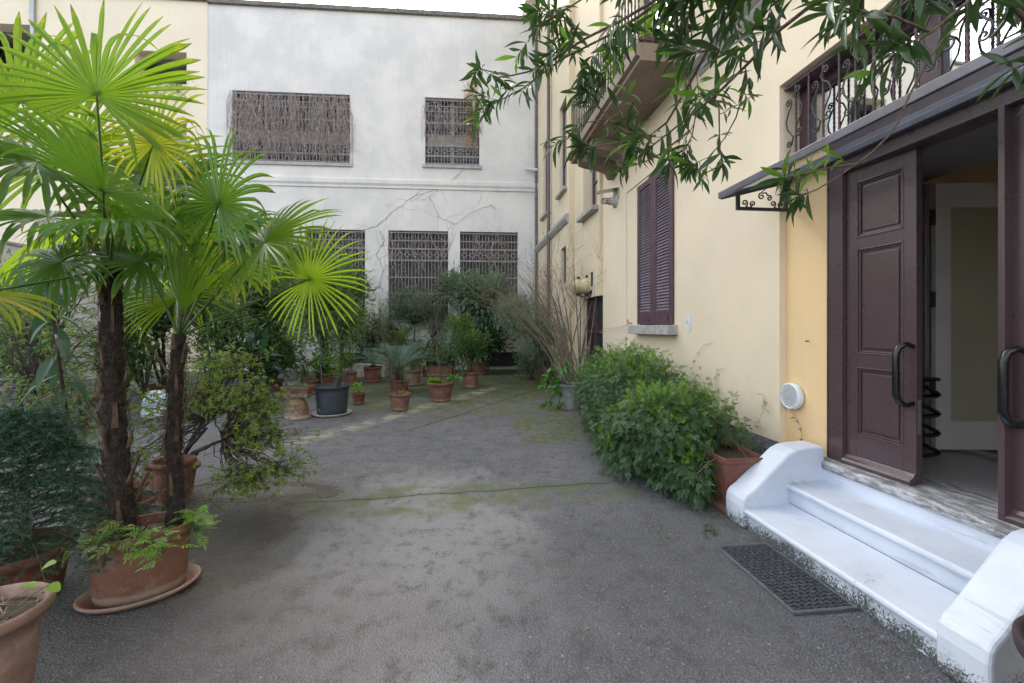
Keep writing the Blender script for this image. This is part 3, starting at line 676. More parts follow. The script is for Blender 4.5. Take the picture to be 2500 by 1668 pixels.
# rubber mat
dm = thing('doormat', 'black rubber honeycomb doormat lying on the asphalt in front of the white steps', 'doormat', R(2.55, 2.05, 0))
m = MB(R); a0, a1, b0, b1 = 2.255, 3.02, 1.875, 2.292; t = .022; zt = .018
c4 = gnd(1751, 1339.7); 
m.box(a0, a1, b0, b0+t, .001, zt); m.box(a0, a1, b1-t, b1, .001, zt); m.box(a0, a0+t, b0+t, b1-t, .001, zt); m.box(a1-t, a1, b0+t, b1-t, .001, zt)
m.build('rim', 'rubber', dm, bev=.003)
m = MB(R); rows = 21
for i in range(rows):
    uu = a0+t+(a1-a0-2*t)*(i+.5)/rows; P = []
    n = 14
    for j in range(n*2+1):
        v = b0+t+(b1-b0-2*t)*j/(n*2); P.append((uu+.0095*math.sin(j*math.pi/2+(math.pi if i % 2 else 0)), v, .010))
    Q = []
    for (x, y, z) in P: Q += [(x-.0022, y, .003), (x-.0022, y, .0172), (x+.0022, y, .0172), (x+.0022, y, .003)]
    m.add(Q, [(k*4+e, k*4+(e+1) % 4, (k+1)*4+(e+1) % 4, (k+1)*4+e) for k in range(len(P)-1) for e in range(4)])
for j in range(9):
    v = b0+t+(b1-b0-2*t)*(j+.5)/9; m.box(a0+t, a1-t, v-.0012, v+.0012, .003, .012)
m.build('honeycomb', 'rubber', dm)
MB(R).box(a0+t, a1-t, b0+t, b1-t, .001, .0032).build('base_sheet', 'dark', dm)

# ================================================================ rear building
WB = thing('white_building', 'plain white plastered building with barred windows closing the rear of the court', 'building', Bf(6, 0, 0))
aY, _ = BA(508, 300)
zRoof = BA(1200, 48)[1]
lw = [(1123, 1264), (948, 1094), (745, 891), (588, 716), (433, 562), (270, 396), (100, 226)]
zl1 = BA(1100, 565)[1]; zl0 = BA(1190, 782)[1]
up = [(1038, 1170, 240, 404), (567, 854, 226, 396)]
holes = []
for (x0, x1) in lw: holes.append((BA(x1, 600)[0], BA(x0, 600)[0], zl0, zl1))
uph = []
for (x0, x1, y0, y1) in up: uph.append((BA(x1, 300)[0], BA(x0, 300)[0], BA((x0+x1)/2, y1)[1], BA((x0+x1)/2, y0)[1]))
bv = []
for (x0, x1) in ((1192, 1275), (1040, 1110), (832, 900), (640, 715)): bv.append((BA(x1, 860)[0], BA(x0, 860)[0], .08, .66))
slab(Bf, -1.5, aY, 0, zRoof, 0, .45, holes+uph+bv).build('wall', 'white_wall', WB)
aEnd = BA(-700, 300)[0]
hl = [h for h in holes if h[0] > aY-1e-3]
# part of the yellow annex continues the facade on the left
AX = thing('yellow_annex', 'pale yellow annex with loggia openings at the far left behind the palms', 'building', Bf(aY+4, 0, 0))
log = (BA(457, 130)[0], BA(330, 130)[0], BA(400, 205)[1], BA(400, 127)[1])
log2 = (BA(95, 130)[0], BA(-60, 130)[0], BA(30, 205)[1], BA(30, 60)[1])
slab(Bf, aY+.001, aEnd, 0, zRoof+.05, -.03, .45, hl+[log, log2, (log[0], log[1], log[2]-4.0, log[2]-1.4)]).build('wall', 'annex', AX)
for q in (log, log2):
    b = MB(Bf); b.box(q[0]-.0, q[1], 1.9, 2.0, q[2]-.2, q[3]+.2); b.box(q[0], q[1], .45, 1.9, q[2]-.12, q[2]); b.box(q[0], q[1], .45, 1.9, q[3]+.02, q[3]+.12); b.build('loggia', 'blind', AX)
b = MB(Bf); q = log; b.box(q[0], q[1], .25, .3, q[2]-4.0, q[2]-1.4); b.build('blind', 'blind', AX)
b = MB(Bf)
b.box(-1.5, aEnd, 6.5, 6.8, 0, zRoof+.3); b.box(-1.5, aEnd, .44, 6.8, zRoof-.15, zRoof-.02); b.box(-1.5, -1.2, .45, 6.5, 0, zRoof); b.box(aEnd-.3, aEnd, .45, 6.5, 0, zRoof); b.build('outer_shell', 'white_wall', WB)
m = MB(Bf); m.box(-1.5, aY-.02, -.12, .46, zRoof-.001, zRoof+.15); m.build('roof_coping', 'coping', WB)
m = MB(Bf); m.box(aY-.02, aEnd, -.15, .46, zRoof+.05, zRoof+.18); m.build('roof_coping', 'coping', AX)
zba = BA(900, 441)[1]
m = MB(Bf); m.prism([(-.0, zba-.30), (-.05, zba-.28), (-.05, zba-.20), (-.10, zba-.12), (-.10, zba+.02), (-.0, zba+.10)], -1.2, aY, 0); m.build('belt_course', 'white_wall', WB)
def meander(m, a0, a1, z0, z1, d):
    n = max(1, round((a1-a0)/.30)); s = (a1-a0)/n; h = z1-z0; t = .011
    for i in range(n):
        c = a0+(i+.5)*s; r = min(s, h)*.27; zc = (z0+z1)/2
        for (x0, x1, y0, y1) in ((c-r, c+r, zc-r, zc-r+2*t), (c-r, c+r, zc+r-2*t, zc+r), (c-r, c-r+2*t, zc-r, zc+r), (c+r-2*t, c+r, zc-r, zc+r), (c-t, c+t, z0, zc-r), (c-t, c+t, zc+r, z1), (c+r, c+s-r, zc-t, zc+t)):
            m.box(x0, x1, d, d+.014, y0, y1)
def bwin(h, kind, parent, rowspec, squares, back):
    a0, a1, z0, z1 = h; e = MB(Bf); t = .06; d = .26
    e.box(a0, a0+t, d, d+.08, z0, z1); e.box(a1-t, a1, d, d+.08, z0, z1); e.box(a0+t, a1-t, d, d+.08, z1-t, z1); e.box(a0+t, a1-t, d, d+.08, z0, z0+t)
    o = e.build('window', 'brown_frame', parent)
    if back == 'louvre':
        m = MB(Bf); n = int((z1-z0)/.05)
        for i in range(n): z = z0+(z1-z0)*i/n; m.prism([(.30, z), (.318, z+.005), (.318, z+.045), (.30, z+.047)], a0+.02, a1-.02, 0)
        m.box(a0, a1, .33, .34, z0, z1); m.build('roller_blind', 'louvre', o)
    else:
        m = MB(Bf); m.box(a0, a1, .33, .34, z0, z1); m.build('pane', 'glass_dim', o)
        m = MB(Bf); n = max(2, round((a1-a0)/1.1))
        for i in range(n+1): x = a0+(a1-a0)*i/n; m.box(max(a0, x-.06), min(a1, x+.06), .28, .325, z0, z1)
        m.box(a0, a1, .275, .325, z0+(z1-z0)*.34, z0+(z1-z0)*.48); m.build('casement', 'stone_pale', o)
    g_ = MB(Bf); n = round((a1-a0)/.125); H_ = z1-z0; d = .05
    for i in range(1, n): x = a0+(a1-a0)*i/n; g_.box(x-.010, x+.010, d, d+.018, z0+.02, z1-.02)
    for f, th in rowspec: z = z1-f*H_; g_.box(a0, a1, d-.01, d+.03, z-th*1.4, z+th*1.4)
    for (f0, f1) in squares: meander(g_, a0, a1, z1-f1*H_, z1-f0*H_, d-.016)
    g_.build('grille', 'grille', o)
    return o
lrow = [(.02, .012), (.11, .012), (.20, .02), (.33, .02), (.52, .014), (.70, .02), (.83, .02), (.98, .012)]
for k, h in enumerate(holes):
    p = WB if h[0] < aY else AX
    o = bwin(h, 'low', p, lrow, [(.20, .33), (.70, .83)], 'louvre')
    MB(Bf).box(h[0]-.06, h[1]+.06, -.10, .25, h[2]-.09, h[2]-.001).build('sill', 'stone', o)
for h in uph:
    o = bwin(h, 'up', WB, [(.03, .012), (.12, .012), (.20, .012), (.37, .022), (.55, .012), (.71, .022), (.86, .02), (.97, .012)], [(.71, .86)], 'pale')
    MB(Bf).box(h[0]-.1, h[1]+.1, -.08, .25, h[2]-.12, h[2]-.001).build('sill', 'stone', o)
for h in bv:
    m = MB(Bf); m.box(h[0], h[1], .40, .44, h[2], h[3]); o = m.build('basement_vent', 'dark', WB)
    m = MB(Bf); n = 14
    for i in range(n+1): x = h[0]+(h[1]-h[0])*i/n; m.box(x-.006, x+.006, .02, .035, h[2], h[3])
    for i in range(7): z = h[2]+(h[3]-h[2])*i/6; m.box(h[0], h[1], .018, .03, z-.006, z+.006)
    m.build('mesh_grille', 'iron', o); MB(Bf).box(h[0]-.05, h[1]+.05, -.05, .2, 0, .078).build('sill', 'stone', o)
# low wall along the left side of the court
pw = Bf(BA(337, 652)[0], 0, 0); uw = -sA*pw[0]+cA*pw[1]; vw = cA*pw[0]+sA*pw[1]
lowall = thing('boundary_wall', 'low white boundary wall with a thin grey coping on the left behind the plants', 'wall', R(uw-4, vw, 0))
MB(R).box(uw-11, uw-.02, vw-.25, vw, 0, 3.80).build('wall_face', 'white_wall', lowall)
MB(R).box(uw-11, uw-.02, vw-.30, vw+.05, 3.801, 3.87).build('coping', 'stone', lowall)
# downpipes, pipe stub
dp = thing('downpipe', 'brown downpipe running up the cream wall close to the rear corner', 'pipe', R(U(1339, VC-.1), VC-.1, 0))
m = MB(R); uu = U(1339, VC-.1); m.tube([(uu, VC-.1, .0), (uu, VC-.1, 12.5)], .055, 12); m.build('pipe', 'pipe', dp)
for z in (1.2, 3.3, 5.4, 7.6): m = MB(R); m.tube([(uu, VC-.1, z-.02), (uu, VC-.1, z+.02)], .064, 12); m.box(uu-.01, uu+.01, VC-.1, VC, z-.01, z+.01); m.build('clamp', 'pipe', dp)
dp = thing('downpipe', 'dark downpipe fixed on the white wall in the rear corner', 'pipe', Bf(.0, -.08, 0))
ac = BA(1308, 600)[0]; m = MB(Bf); m.tube([(ac, -.07, 0), (ac, -.07, zRoof-.1)], .05, 10); m.build('pipe', 'coping', dp)
q = BA(1295, 417); m = MB(Bf); m.tube([(q[0]-.25, -.15, q[1]-.02), (q[0]+.22, -.17, q[1]+.01)], .055, 10)
tag(m.build('pipe_stub', 'white_plastic'), 'short white plastic pipe stub sticking out near the rear corner', 'pipe')
m = MB(Bf); q = BA(969, 30); m.tube([(q[0], .2, zRoof), (q[0]+.03, .2, zRoof+1.6), (q[0]+.05, .2, zRoof+3)], .03, 8); m.tube([(q[0]+.07, .22, zRoof), (q[0]+.12, .2, zRoof+3)], .012, 5)
tag(m.build('roof_aerial_pole', 'iron'), 'thin dark pole with a cable standing on the roof edge of the white building', 'pole')
m = MB(Bf); q = BA(88, 30); m.tube([(q[0], -.12, q[1]-1), (q[0], -.12, q[1]+2)], .07, 8); tag(m.build('downpipe', 'alu'), 'grey rainwater pipe on the yellow annex at the top left', 'pipe')

# round vent, wall lamps, eyelet
uv_ = U(1937, VP_); zv = ZV(1937, 967, VP_)
vt = thing('round_vent', 'round white plastic louvred vent on the orange wall beside the door', 'vent', R(uv_, VP_, zv))
def XV(x, y, z): return R(uv_+x, VP_-z, zv+y)          # disc plane
m = MB(XV); pr = [(.128, -.002), (.130, .035), (.122, .050), (.110, .052), (.106, .046), (.106, .02)]; m.lathe(pr, n=40); fixn(m.build('rim', 'white_plastic', vt))
m = MB(XV); m.lathe([(.0001, .018), (.107, .018)], n=32); m.build('back', 'dark', vt)
m = MB(XV)
for i in range(13):
    y = -.096+i*.016; x = math.sqrt(max(0, .106**2-y*y)); m.prism([(y-.0055, .048), (y+.002, .049), (y+.006, .032), (y-.001, .030)], -x, x, 0)
m.build('louvres', 'white_plastic', vt)
ul = U(1506, VA); zl = ZV(1500, 497, VA)
lp = thing('wall_spotlight', 'small grey caged wall lamp under a tilted metal shade beside the shuttered window', 'lamp', R(ul, VA, zl))
def XL(x, y, z): return R(ul+x, VA-z, zl+y)
m = MB(XL); m.lathe([(.0001, 0), (.13, 0), (.13, .05), (.08, .07), (.075, .16), (.0001, .16)], n=20); m.build('housing', 'stone', lp)
m = MB(XL)
for k in range(8): a = k*math.pi/4; m.tube([(.06*math.cos(a), .06*math.sin(a), .16), (.06*math.cos(a), .06*math.sin(a), .30), (.02*math.cos(a), .02*math.sin(a), .32)], .006, 5)
m.lathe([(.062, .22), (.062, .232)], n=16); m.build('cage', 'iron', lp)
m = MB(XL); m.lathe([(.0001, .27), (.035, .25), (.045, .2), (.04, .16)], n=14); m.build('bulb', 'white_plastic', lp)
m = MB(XL); m.add([(-.14, .17, .42), (.14, .17, .42), (.14, .25, -.0), (-.14, .25, -.0), (-.14, .164, .42), (.14, .164, .42), (.14, .244, -.0), (-.14, .244, -.0)], [(0,1,2,3), (7,6,5,4), (0,4,5,1), (1,5,6,2), (2,6,7,3), (3,7,4,0)]); m.box(-.012, .012, .07, .235, .06, .075); m.build('shade', 'alu', lp)
gl = thing('globe_wall_lamp', 'cream glass globe lamps on a dark bracket above the rear service door', 'lamp', R(U(1430, VB-.25), VB, 2.9))
m = MB(R); m.box(U(1446, VB)-.05, U(1446, VB)+.05, VB-.02, VB, 2.62, 2.95); 
for (x, y, r) in ((1433, 698, .20), (1412, 700, .20)):
    pc = at(x, y, 10.6 if x > 1420 else 11.2); mg = MB(); mg.lathe([(max(.001, r*math.sin(math.pi*k/12)), -r*math.cos(math.pi*k/12)) for k in range(13)], pc, 20); mg.build('globe', 'globe', gl)
    u_, v_ = -sA*pc.x+cA*pc.y, cA*pc.x+sA*pc.y
    m.lathe([(.0001, pc.z-r-.05), (.05, pc.z-r-.05), (.12, pc.z-r+.03), (.0001, pc.z-r+.05)], (u_, v_, 0), 14); m.lathe([(.05, pc.z+r-.02), (.04, pc.z+r+.05), (.0001, pc.z+r+.07)], (u_, v_, 0), 10)
    m.tube([(u_, v_, pc.z-r-.04), ((u_+U(1446, VB))/2, (v_+VB)/2, pc.z-r-.10), (U(1446, VB), VB-.02, pc.z-r+.02)], .018, 8)
m.build('bracket', 'iron', gl)
ue = U(1543, VA); ze = ZV(1543, 790, VA)
ey = thing('wall_eyelet', 'small rusty wall hook with two slack wires beside the shuttered window sill', 'hook', R(ue, VA, ze))
m = MB(R); m.tube([(ue, VA, ze), (ue+.02, VA-.06, ze+.01), (ue+.05, VA-.07, ze+.04), (ue+.06, VA-.05, ze+.07)], .009, 6); m.build('hook', 'iron', ey)
m = MB(R)
for k, (x, y) in enumerate(((1465, 812), (1470, 803))):
    m.tube([(ue, VA-.05, ze), (U(1505, VA-.1), VA-.08, ZV(1505, (790+y)/2+4, VA-.1)), (U(x, VA-.25), VA-.25, ZV(x, y, VA-.25))], .004, 4)
m.build('wire', 'vine', ey)
upc = U(1680, VA); zpc = ZV(1680, 787, VA)
m = MB(R); rr = random.Random(3); n = 22; P = []
for k in range(n):
    a = 2*math.pi*k/n; P.append((upc+.075*math.cos(a)*(1+.25*rr.random()), zpc+.12*math.sin(a)*(1+.25*rr.random())))
m.add([(p[0], VA-.004, p[1]) for p in P], [tuple(range(n))]); m.tube([(upc, VA, zpc-.01), (upc, VA-.03, zpc), (upc-.01, VA-.03, zpc+.04)], .008, 6); m.build('filler_patch', 'white_plastic', RB)
uh = U(1972, VP_); zh = ZV(1972, 833, VP_); m = MB(R); m.tube([(uh, VP_+.01, zh), (uh, VP_-.025, zh), (uh-.02, VP_-.03, zh)], .006, 6); m.build('screw_hook', 'stub', RB)

# folded zigzag stand inside the door
z0 = zT; zg = thing('zigzag_rack', 'black zigzag rack standing folded just inside the open door', 'rack', at(2262, 1130, 3.75))
m = MB(); pts = []
q0 = at(2225, 1130, 3.72); q1 = at(2292, 1128, 3.78)
for k in range(4):
    za = zT+.03+k*.17; m.tube([(q0.x, q0.y, za), (q1.x-.02, q1.y, za), (q1.x, q1.y, za+.012), (q1.x-.02, q1.y, za+.03), (q0.x-.0, q0.y+.02, za+.165)], .019, 8)
m.tube([(q0.x, q0.y, zT+.03+.68), (q1.x, q1.y, zT+.03+.66), (q0.x, q0.y+.05, zT+.03+.64)], .019, 8); m.build('frame', 'black_plastic', zg)
# ================================================================ vegetation helpers
rng = np.random.default_rng(11)
def nrm(a): return a/np.maximum(np.linalg.norm(a, axis=-1, keepdims=True), 1e-9)
def tpl_leaf(rows=4, w=.18, bend=.12, fold=.15, shape='lance', cols=3):
    """leaf along +y (length 1), width along x, normal +z; quads"""
    V = []; Fq = []
    for i in range(rows+1):
        t = i/rows
        if shape == 'lance': ww = w*math.sin(math.pi*min(max(t, .03), .985))**.8*(1 if t > .5 else (.75+.5*t))
        elif shape == 'ovate': ww = w*math.sin(math.pi*min(max(t**.8, .05), .97))**.65
        elif shape == 'strap': ww = w*(1-.9*max(0, (t-.75)/.25)**1.5)*min(1, .35+t*6)
        else: ww = w*(1-t*.96)
        z = -bend*t*t
        if cols == 3: V += [(-ww/2, t, z+fold*ww), (0, t, z), (ww/2, t, z+fold*ww)]
        else: V += [(-ww/2, t, z), (ww/2, t, z)]
    for i in range(rows):
        for k in range(cols-1): a = i*cols+k; Fq.append((a, a+1, a+cols+1, a+cols))
    return np.array(V), np.array(Fq)
def tpl_join(parts):
    V = []; Fq = []; b = 0
    for v, f in parts: V.append(v); Fq.append(f+b); b += len(v)
    return np.concatenate(V), np.concatenate(Fq)
def tpl_xf(t, loc, ang, sc, tilt=0):
    v, f = t; v = v*sc; c, s = math.cos(ang), math.sin(ang)
    x = v[:, 0]*c+v[:, 1]*s; y = -v[:, 0]*s+v[:, 1]*c; return np.stack([x+loc[0], y+loc[1], v[:, 2]+loc[2]-tilt*np.hypot(x, y)], 1), f
L_SM = tpl_leaf(2, .42, .15, .2, 'lance', 2); L_SM3 = tpl_leaf(3, .40, .15, .22, 'lance', 3)
L_OV = tpl_leaf(3, .62, .2, .15, 'ovate', 3); L_NAR = tpl_leaf(3, .16, .2, .2, 'lance', 2)
L_OLE = tpl_leaf(6, .21, .28, .25, 'lance', 3); L_NEED = tpl_leaf(1, .06, 0, 0, 'lin', 2)
L_GRASS = tpl_leaf(4, .06, .5, .2, 'lin', 2)
ROS = tpl_join([tpl_xf(L_SM, (0, 0, 0), k*2*math.pi/5+.3*(k % 2), .9+.2*(k % 3)*.5, .25) for k in range(5)])        # small rosette
PIN = tpl_join([tpl_xf(tpl_leaf(2, .36, .1, .15, 'lance', 2), (0, .30+.17*k, 0), s_*(1.05-.1*k), .42-.05*k) for k in range(3) for s_ in (1, -1)]+[tpl_xf(tpl_leaf(2, .32, .1, .15, 'lance', 2), (0, .72, -.02), 0, .52), (np.array([(-.008, 0, 0), (.008, 0, 0), (.008, .75, 0), (-.008, .75, 0)]), np.array([(0, 1, 2, 3)]))])
def leaves(name, tpl, P, D, Nn, S, mat, parent, smooth=False):
    V0, F0 = tpl; P = np.asarray(P, float); D = nrm(np.asarray(D, float)); Nn = np.asarray(Nn, float)
    X = nrm(np.cross(D, Nn)); Z = np.cross(X, D); S = np.asarray(S, float).reshape(-1, 1, 1)
    V = P[:, None, :]+S*(V0[None, :, 0:1]*X[:, None, :]+V0[None, :, 1:2]*D[:, None, :]+V0[None, :, 2:3]*Z[:, None, :])
    n, k = len(P), len(V0); V = V.reshape(-1, 3)-np.array(wpos(parent)) if parent else V.reshape(-1, 3)
    Fa = (F0[None]+(np.arange(n)*k)[:, None, None]).reshape(-1, 4); me = bpy.data.meshes.new(name)
    me.vertices.add(len(V)); me.vertices.foreach_set('co', V.ravel()); me.loops.add(Fa.size); me.loops.foreach_set('vertex_index', Fa.ravel().astype(np.int32))
    me.polygons.add(len(Fa)); me.polygons.foreach_set('loop_start', np.arange(0, Fa.size, 4, dtype=np.int32)); me.polygons.foreach_set('loop_total', np.full(len(Fa), 4, dtype=np.int32))
    me.update(calc_edges=True); me.polygons.foreach_set('use_smooth', np.full(len(Fa), True))
    return link(name, me, mat, parent)
def rv(n): return nrm(rng.normal(size=(n, 3)))
def bez(p0, p1, p2, n=7):
    p0, p1, p2 = map(lambda p: np.array(p, float), (p0, p1, p2)); t = np.linspace(0, 1, n)[:, None]
    return (1-t)**2*p0+2*t*(1-t)*p1+t*t*p2
def jit(pts, a):
    q = np.array(pts, float); q[1:-1] += rng.normal(size=q[1:-1].shape)*a; return q
def clumps(c, r, n, shell=.55, zmin=None):
    out = []
    while len(out) < n:
        d = rv(1)[0]; rad = shell+(1-shell)*rng.random() if rng.random() < .75 else rng.random()
        p = np.array(c)+d*np.array(r)*rad
        if zmin is None or p[2] > zmin: out.append(p)
    return np.array(out)
def crown_leaves(name, C, cr, per, tpl, ln, mat, parent, up=.5, out_c=None, droop=0, flat=1.0):
    n = len(C)*per; idx = np.repeat(np.arange(len(C)), per); off = rng.normal(size=(n, 3))*cr*np.array([1, 1, flat])*.55
    P = C[idx]+off; D = nrm(off)*.7+rv(n)*.5; D[:, 2] += up-droop
    if out_c is not None: D += nrm(P-np.array(out_c))*.5
    N_ = rv(n)*.55; N_[:, 2] += 1.0
    return leaves(name, tpl, P, D, N_, ln*(.7+.6*rng.random(n)), mat, parent)
def stems(name, base, C, mat, parent, r0=.012, nst=3, spread=.05, h=None, n=6):
    m = MB(); base = np.array(base, float); zc = np.mean(C[:, 2]); top = C[:, 2].max()
    forks = []
    for k in range(nst):
        b = base+np.array([*(rng.normal(size=2)*spread), 0]); c = np.mean(C, 0)+rng.normal(size=3)*np.std(C, 0)*.6; f = base+(c-base)*(.45+.25*rng.random()); f[2] = base[2]+(zc-base[2])*(.45+.4*rng.random())
        m.tube(jit(bez(b, (b+f)/2+np.array([0, 0, .1]), f, 6), spread*.2), np.linspace(r0, r0*.6, 6), 6, raw=True); forks.append(f)
    for p in C:
        f = min(forks, key=lambda q: np.linalg.norm(q-p)); mid = (f+p)/2+rng.normal(size=3)*.04; mid[2] += .08*rng.random()
        m.tube(jit(bez(f, mid, p, n), .012), np.linspace(r0*.45, r0*.12, n), 4, cap=False, raw=True)
    return m.build(name, mat, parent)
def pot_round(parent, c, rt, rb, h, mat='terra', rim=.05, lip=.018, saucer=False, sx=1, sy=1, rot=0, flute=0, smat=None, n=36, soil=True):
    m = MB(); pr = [(.001, .001), (rb*.97, .001), (rb, .008)]
    for k in range(1, 7): t = k/6; pr.append((rb+(rt*.97-lip-rb)*t**.9, (h-rim)*t))
    pr += [(rt+lip*.2, h-rim+.004), (rt+lip*.5, h-rim*.6), (rt+lip*.4, h-.008), (rt+lip*.1, h), (rt-.012, h), (rt-.020, h-.01), (rt-.028, h-rim*1.2), (rt*.9-.02, h-rim*1.2-.03), (.001, h-rim*1.2-.03)]
    z0 = c[2]+(.028 if saucer else 0); m.lathe(pr, (c[0], c[1], z0), n, sx, sy, rot, flute=flute); o = m.build('pot', mat, parent)
    if soil:
        m = MB(); zs = h-rim*1.0; m.lathe([(.001, zs+.012), (rt*.5, zs+.015), (rt-.026, zs)], (c[0], c[1], z0), n, sx, sy, rot); m.build('soil', 'soil', parent)
    if saucer:
        rs = rb*1.22+.03; m = MB(); m.lathe([(.001, .001), (rs*.88, .001), (rs, .03), (rs+.008, .045), (rs+.002, .052), (rs-.012, .05), (rs*.86, .014), (.001, .013)], c, n, sx, sy, rot); m.build('saucer', smat or mat, parent)
    return z0+h-rim
def planter(parent, xf, a0, a1, b0, b1, h, mat='terra', taper=.03, z=0):
    m = MB(xf); t = .018
    def ring(da, zz): return [(a0+da, b0+da, zz), (a1-da, b0+da, zz), (a1-da, b1-da, zz), (a0+da, b1-da, zz)]
    L = [ring(taper, z+.001), ring(.012, z+h-.05), ring(0, z+h-.048), ring(-.004, z+h-.004), ring(0.002, z+h), ring(t, z+h), ring(t+.01, z+h-.055)]
    vs = sum(L, []); fs = [(3, 2, 1, 0)]+[(i*4+k, i*4+(k+1) % 4, (i+1)*4+(k+1) % 4, (i+1)*4+k) for i in range(len(L)-1) for k in range(4)]
    m.add(vs, fs); m.build('planter', mat, parent, bev=.006)
    m = MB(xf); m.add(ring(t+.008, z+h-.05), [(0, 1, 2, 3)]); m.build('soil', 'soil', parent)
    return z+h-.05

def shrub(name, label, cat, base, pot, C, cr, per, tpl, ln, mat, bark='bark', up=.4, r0=.012, nst=3, group=None, droop=0, mat2=None, spread=.04):
    t = thing(name, label, cat, base, group); z = base[2]
    if pot: z = pot(t)
    b = (base[0], base[1], z-.01)
    stems('stems', b, C, bark, t, r0, nst, spread)
    cc = C.mean(0)
    crown_leaves('foliage', C, cr, per, tpl, ln, mat, t, up, cc, droop)
    if mat2: top = C[C[:, 2] > np.quantile(C[:, 2], .6)]; crown_leaves('young_foliage', top+np.array([0, 0, cr*.35]), cr*.8, max(2, per//3), tpl, ln*.9, mat2, t, up, cc, droop)
    return t
def basepx(x, y): return gnd(x, y)
def wpx(px, Y): return px/F*Y

# ================================================================ fan palms in the oval terracotta pot
PP = thing('fan_palm_pot', 'large oval terracotta pot with saucer holding two shaggy fan palm trunks', 'potted palm', gnd(345, 1452))
pc = gnd(346, 1446); prot = math.radians(32)
zr_ = pot_round(PP, (pc.x, pc.y, 0), .325, .262, .415, 'terra', .06, .022, False, .84, .60, prot, n=56)
m = MB(); m.lathe([(.001, .001), (.30, .001), (.335, .022), (.352, .036), (.350, .046), (.335, .048), (.322, .036), (.29, .013), (.001, .012)], (pc.x, pc.y, 0), 56, .86, .63, prot); m.build('saucer', 'terra', PP)
def trunk(px, rad, parent, seed, nst=46):
    """fibre-clad trunk with cut leaf bases"""
    r_ = random.Random(seed); P = [Vector(p) for p in px]; n = 70; pts = []; rs = []
    for i in range(n+1):
        t = i/n*(len(P)-1); k = min(int(t), len(P)-2); q = P[k].lerp(P[k+1], t-k); pts.append(q); rs.append(rad[0]+(rad[1]-rad[0])*i/n)
    m = MB(); ns = 28; vs = []
    for i, (q, r) in enumerate(zip(pts, rs)):
        for k in range(ns):
            a = 2*math.pi*k/ns; d = Vector((math.cos(a), math.sin(a), 0)); nn = noise.noise(Vector((d.x*2.5, d.y*2.5, q.z*7+seed)))*.22+noise.noise(Vector((d.x*9, d.y*9, q.z*26+seed)))*.30
            ring = .07*math.sin(q.z*38+2.2*math.sin(a+q.z*3)); vs.append(q+d*r*(1+nn+ring))
    m.add(vs, [(i*ns+k, i*ns+(k+1) % ns, (i+1)*ns+(k+1) % ns, (i+1)*ns+k) for i in range(n) for k in range(ns)], True)
    m.cm = 1
    for j in range(nst):                                          # cut petiole bases
        i = int(n*(.02+.93*(j+r_.random()*.8)/nst)); q, r = pts[i], rs[i]; a = j*2.4+r_.random()*.5; d = Vector((math.cos(a), math.sin(a), 0)); s_ = Vector((-d.y, d.x, 0)); L = .08+.13*r_.random(); w = .007+.006*r_.random(); lean = r_.choice([.12, .15, .2, .25, .6])
        b = q+d*r*.92; tp = b+Vector((0, 0, L))+d*L*lean*.8
        v = [b-s_*w*1.5-d*.004, b+s_*w*1.5-d*.004, b+s_*w*1.2+d*.012, b-s_*w*1.2+d*.012, tp-s_*w*.8-d*.004, tp+s_*w*.8-d*.004, tp+s_*w*.7+d*.007, tp-s_*w*.7+d*.007]
        m.add(v, [(0,1,2,3), (7,6,5,4), (0,4,5,1), (1,5,6,2), (2,6,7,3), (3,7,4,0)], False, True)
    for j in range(700):                                          # loose fibre
        i = r_.randrange(2, n-2); q, r = pts[i], rs[i]; a = r_.random()*6.28; d = Vector((math.cos(a), math.sin(a), 0)); s_ = Vector((-d.y, d.x, 0)); b = q+d*r*.98
        p2 = b+d*(.006+.022*r_.random())+s_*r_.uniform(-.03, .03)+Vector((0, 0, r_.uniform(-.06, .05))); p3 = p2+s_*r_.uniform(-.04, .04)+Vector((0, 0, r_.uniform(-.07, .0)))
        m.cm = r_.choice((0, 0, 1)); m.tube([b, (b+p2)/2+d*.006, p2, p3], .0010, 3, cap=False, raw=True)
    m.build('trunk', ['trunk', 'stub'], parent)
    return pts[-1]
tA0 = Vector((pc.x-.07, pc.y-.03, zr_-.06)); tB0 = Vector((pc.x+.15, pc.y+.09, zr_-.06))
topA = at(270, 650, 2.66); topB = at(437, 815, 2.80)
trunk([tA0, at(286, 1110, 2.62), at(273, 900, 2.64), topA], (.060, .046), PP, 3, 22)
trunk([tB0, at(423, 1080, 2.80), at(430, 940, 2.80), topB], (.046, .032), PP, 8, 16)
FR = [0]
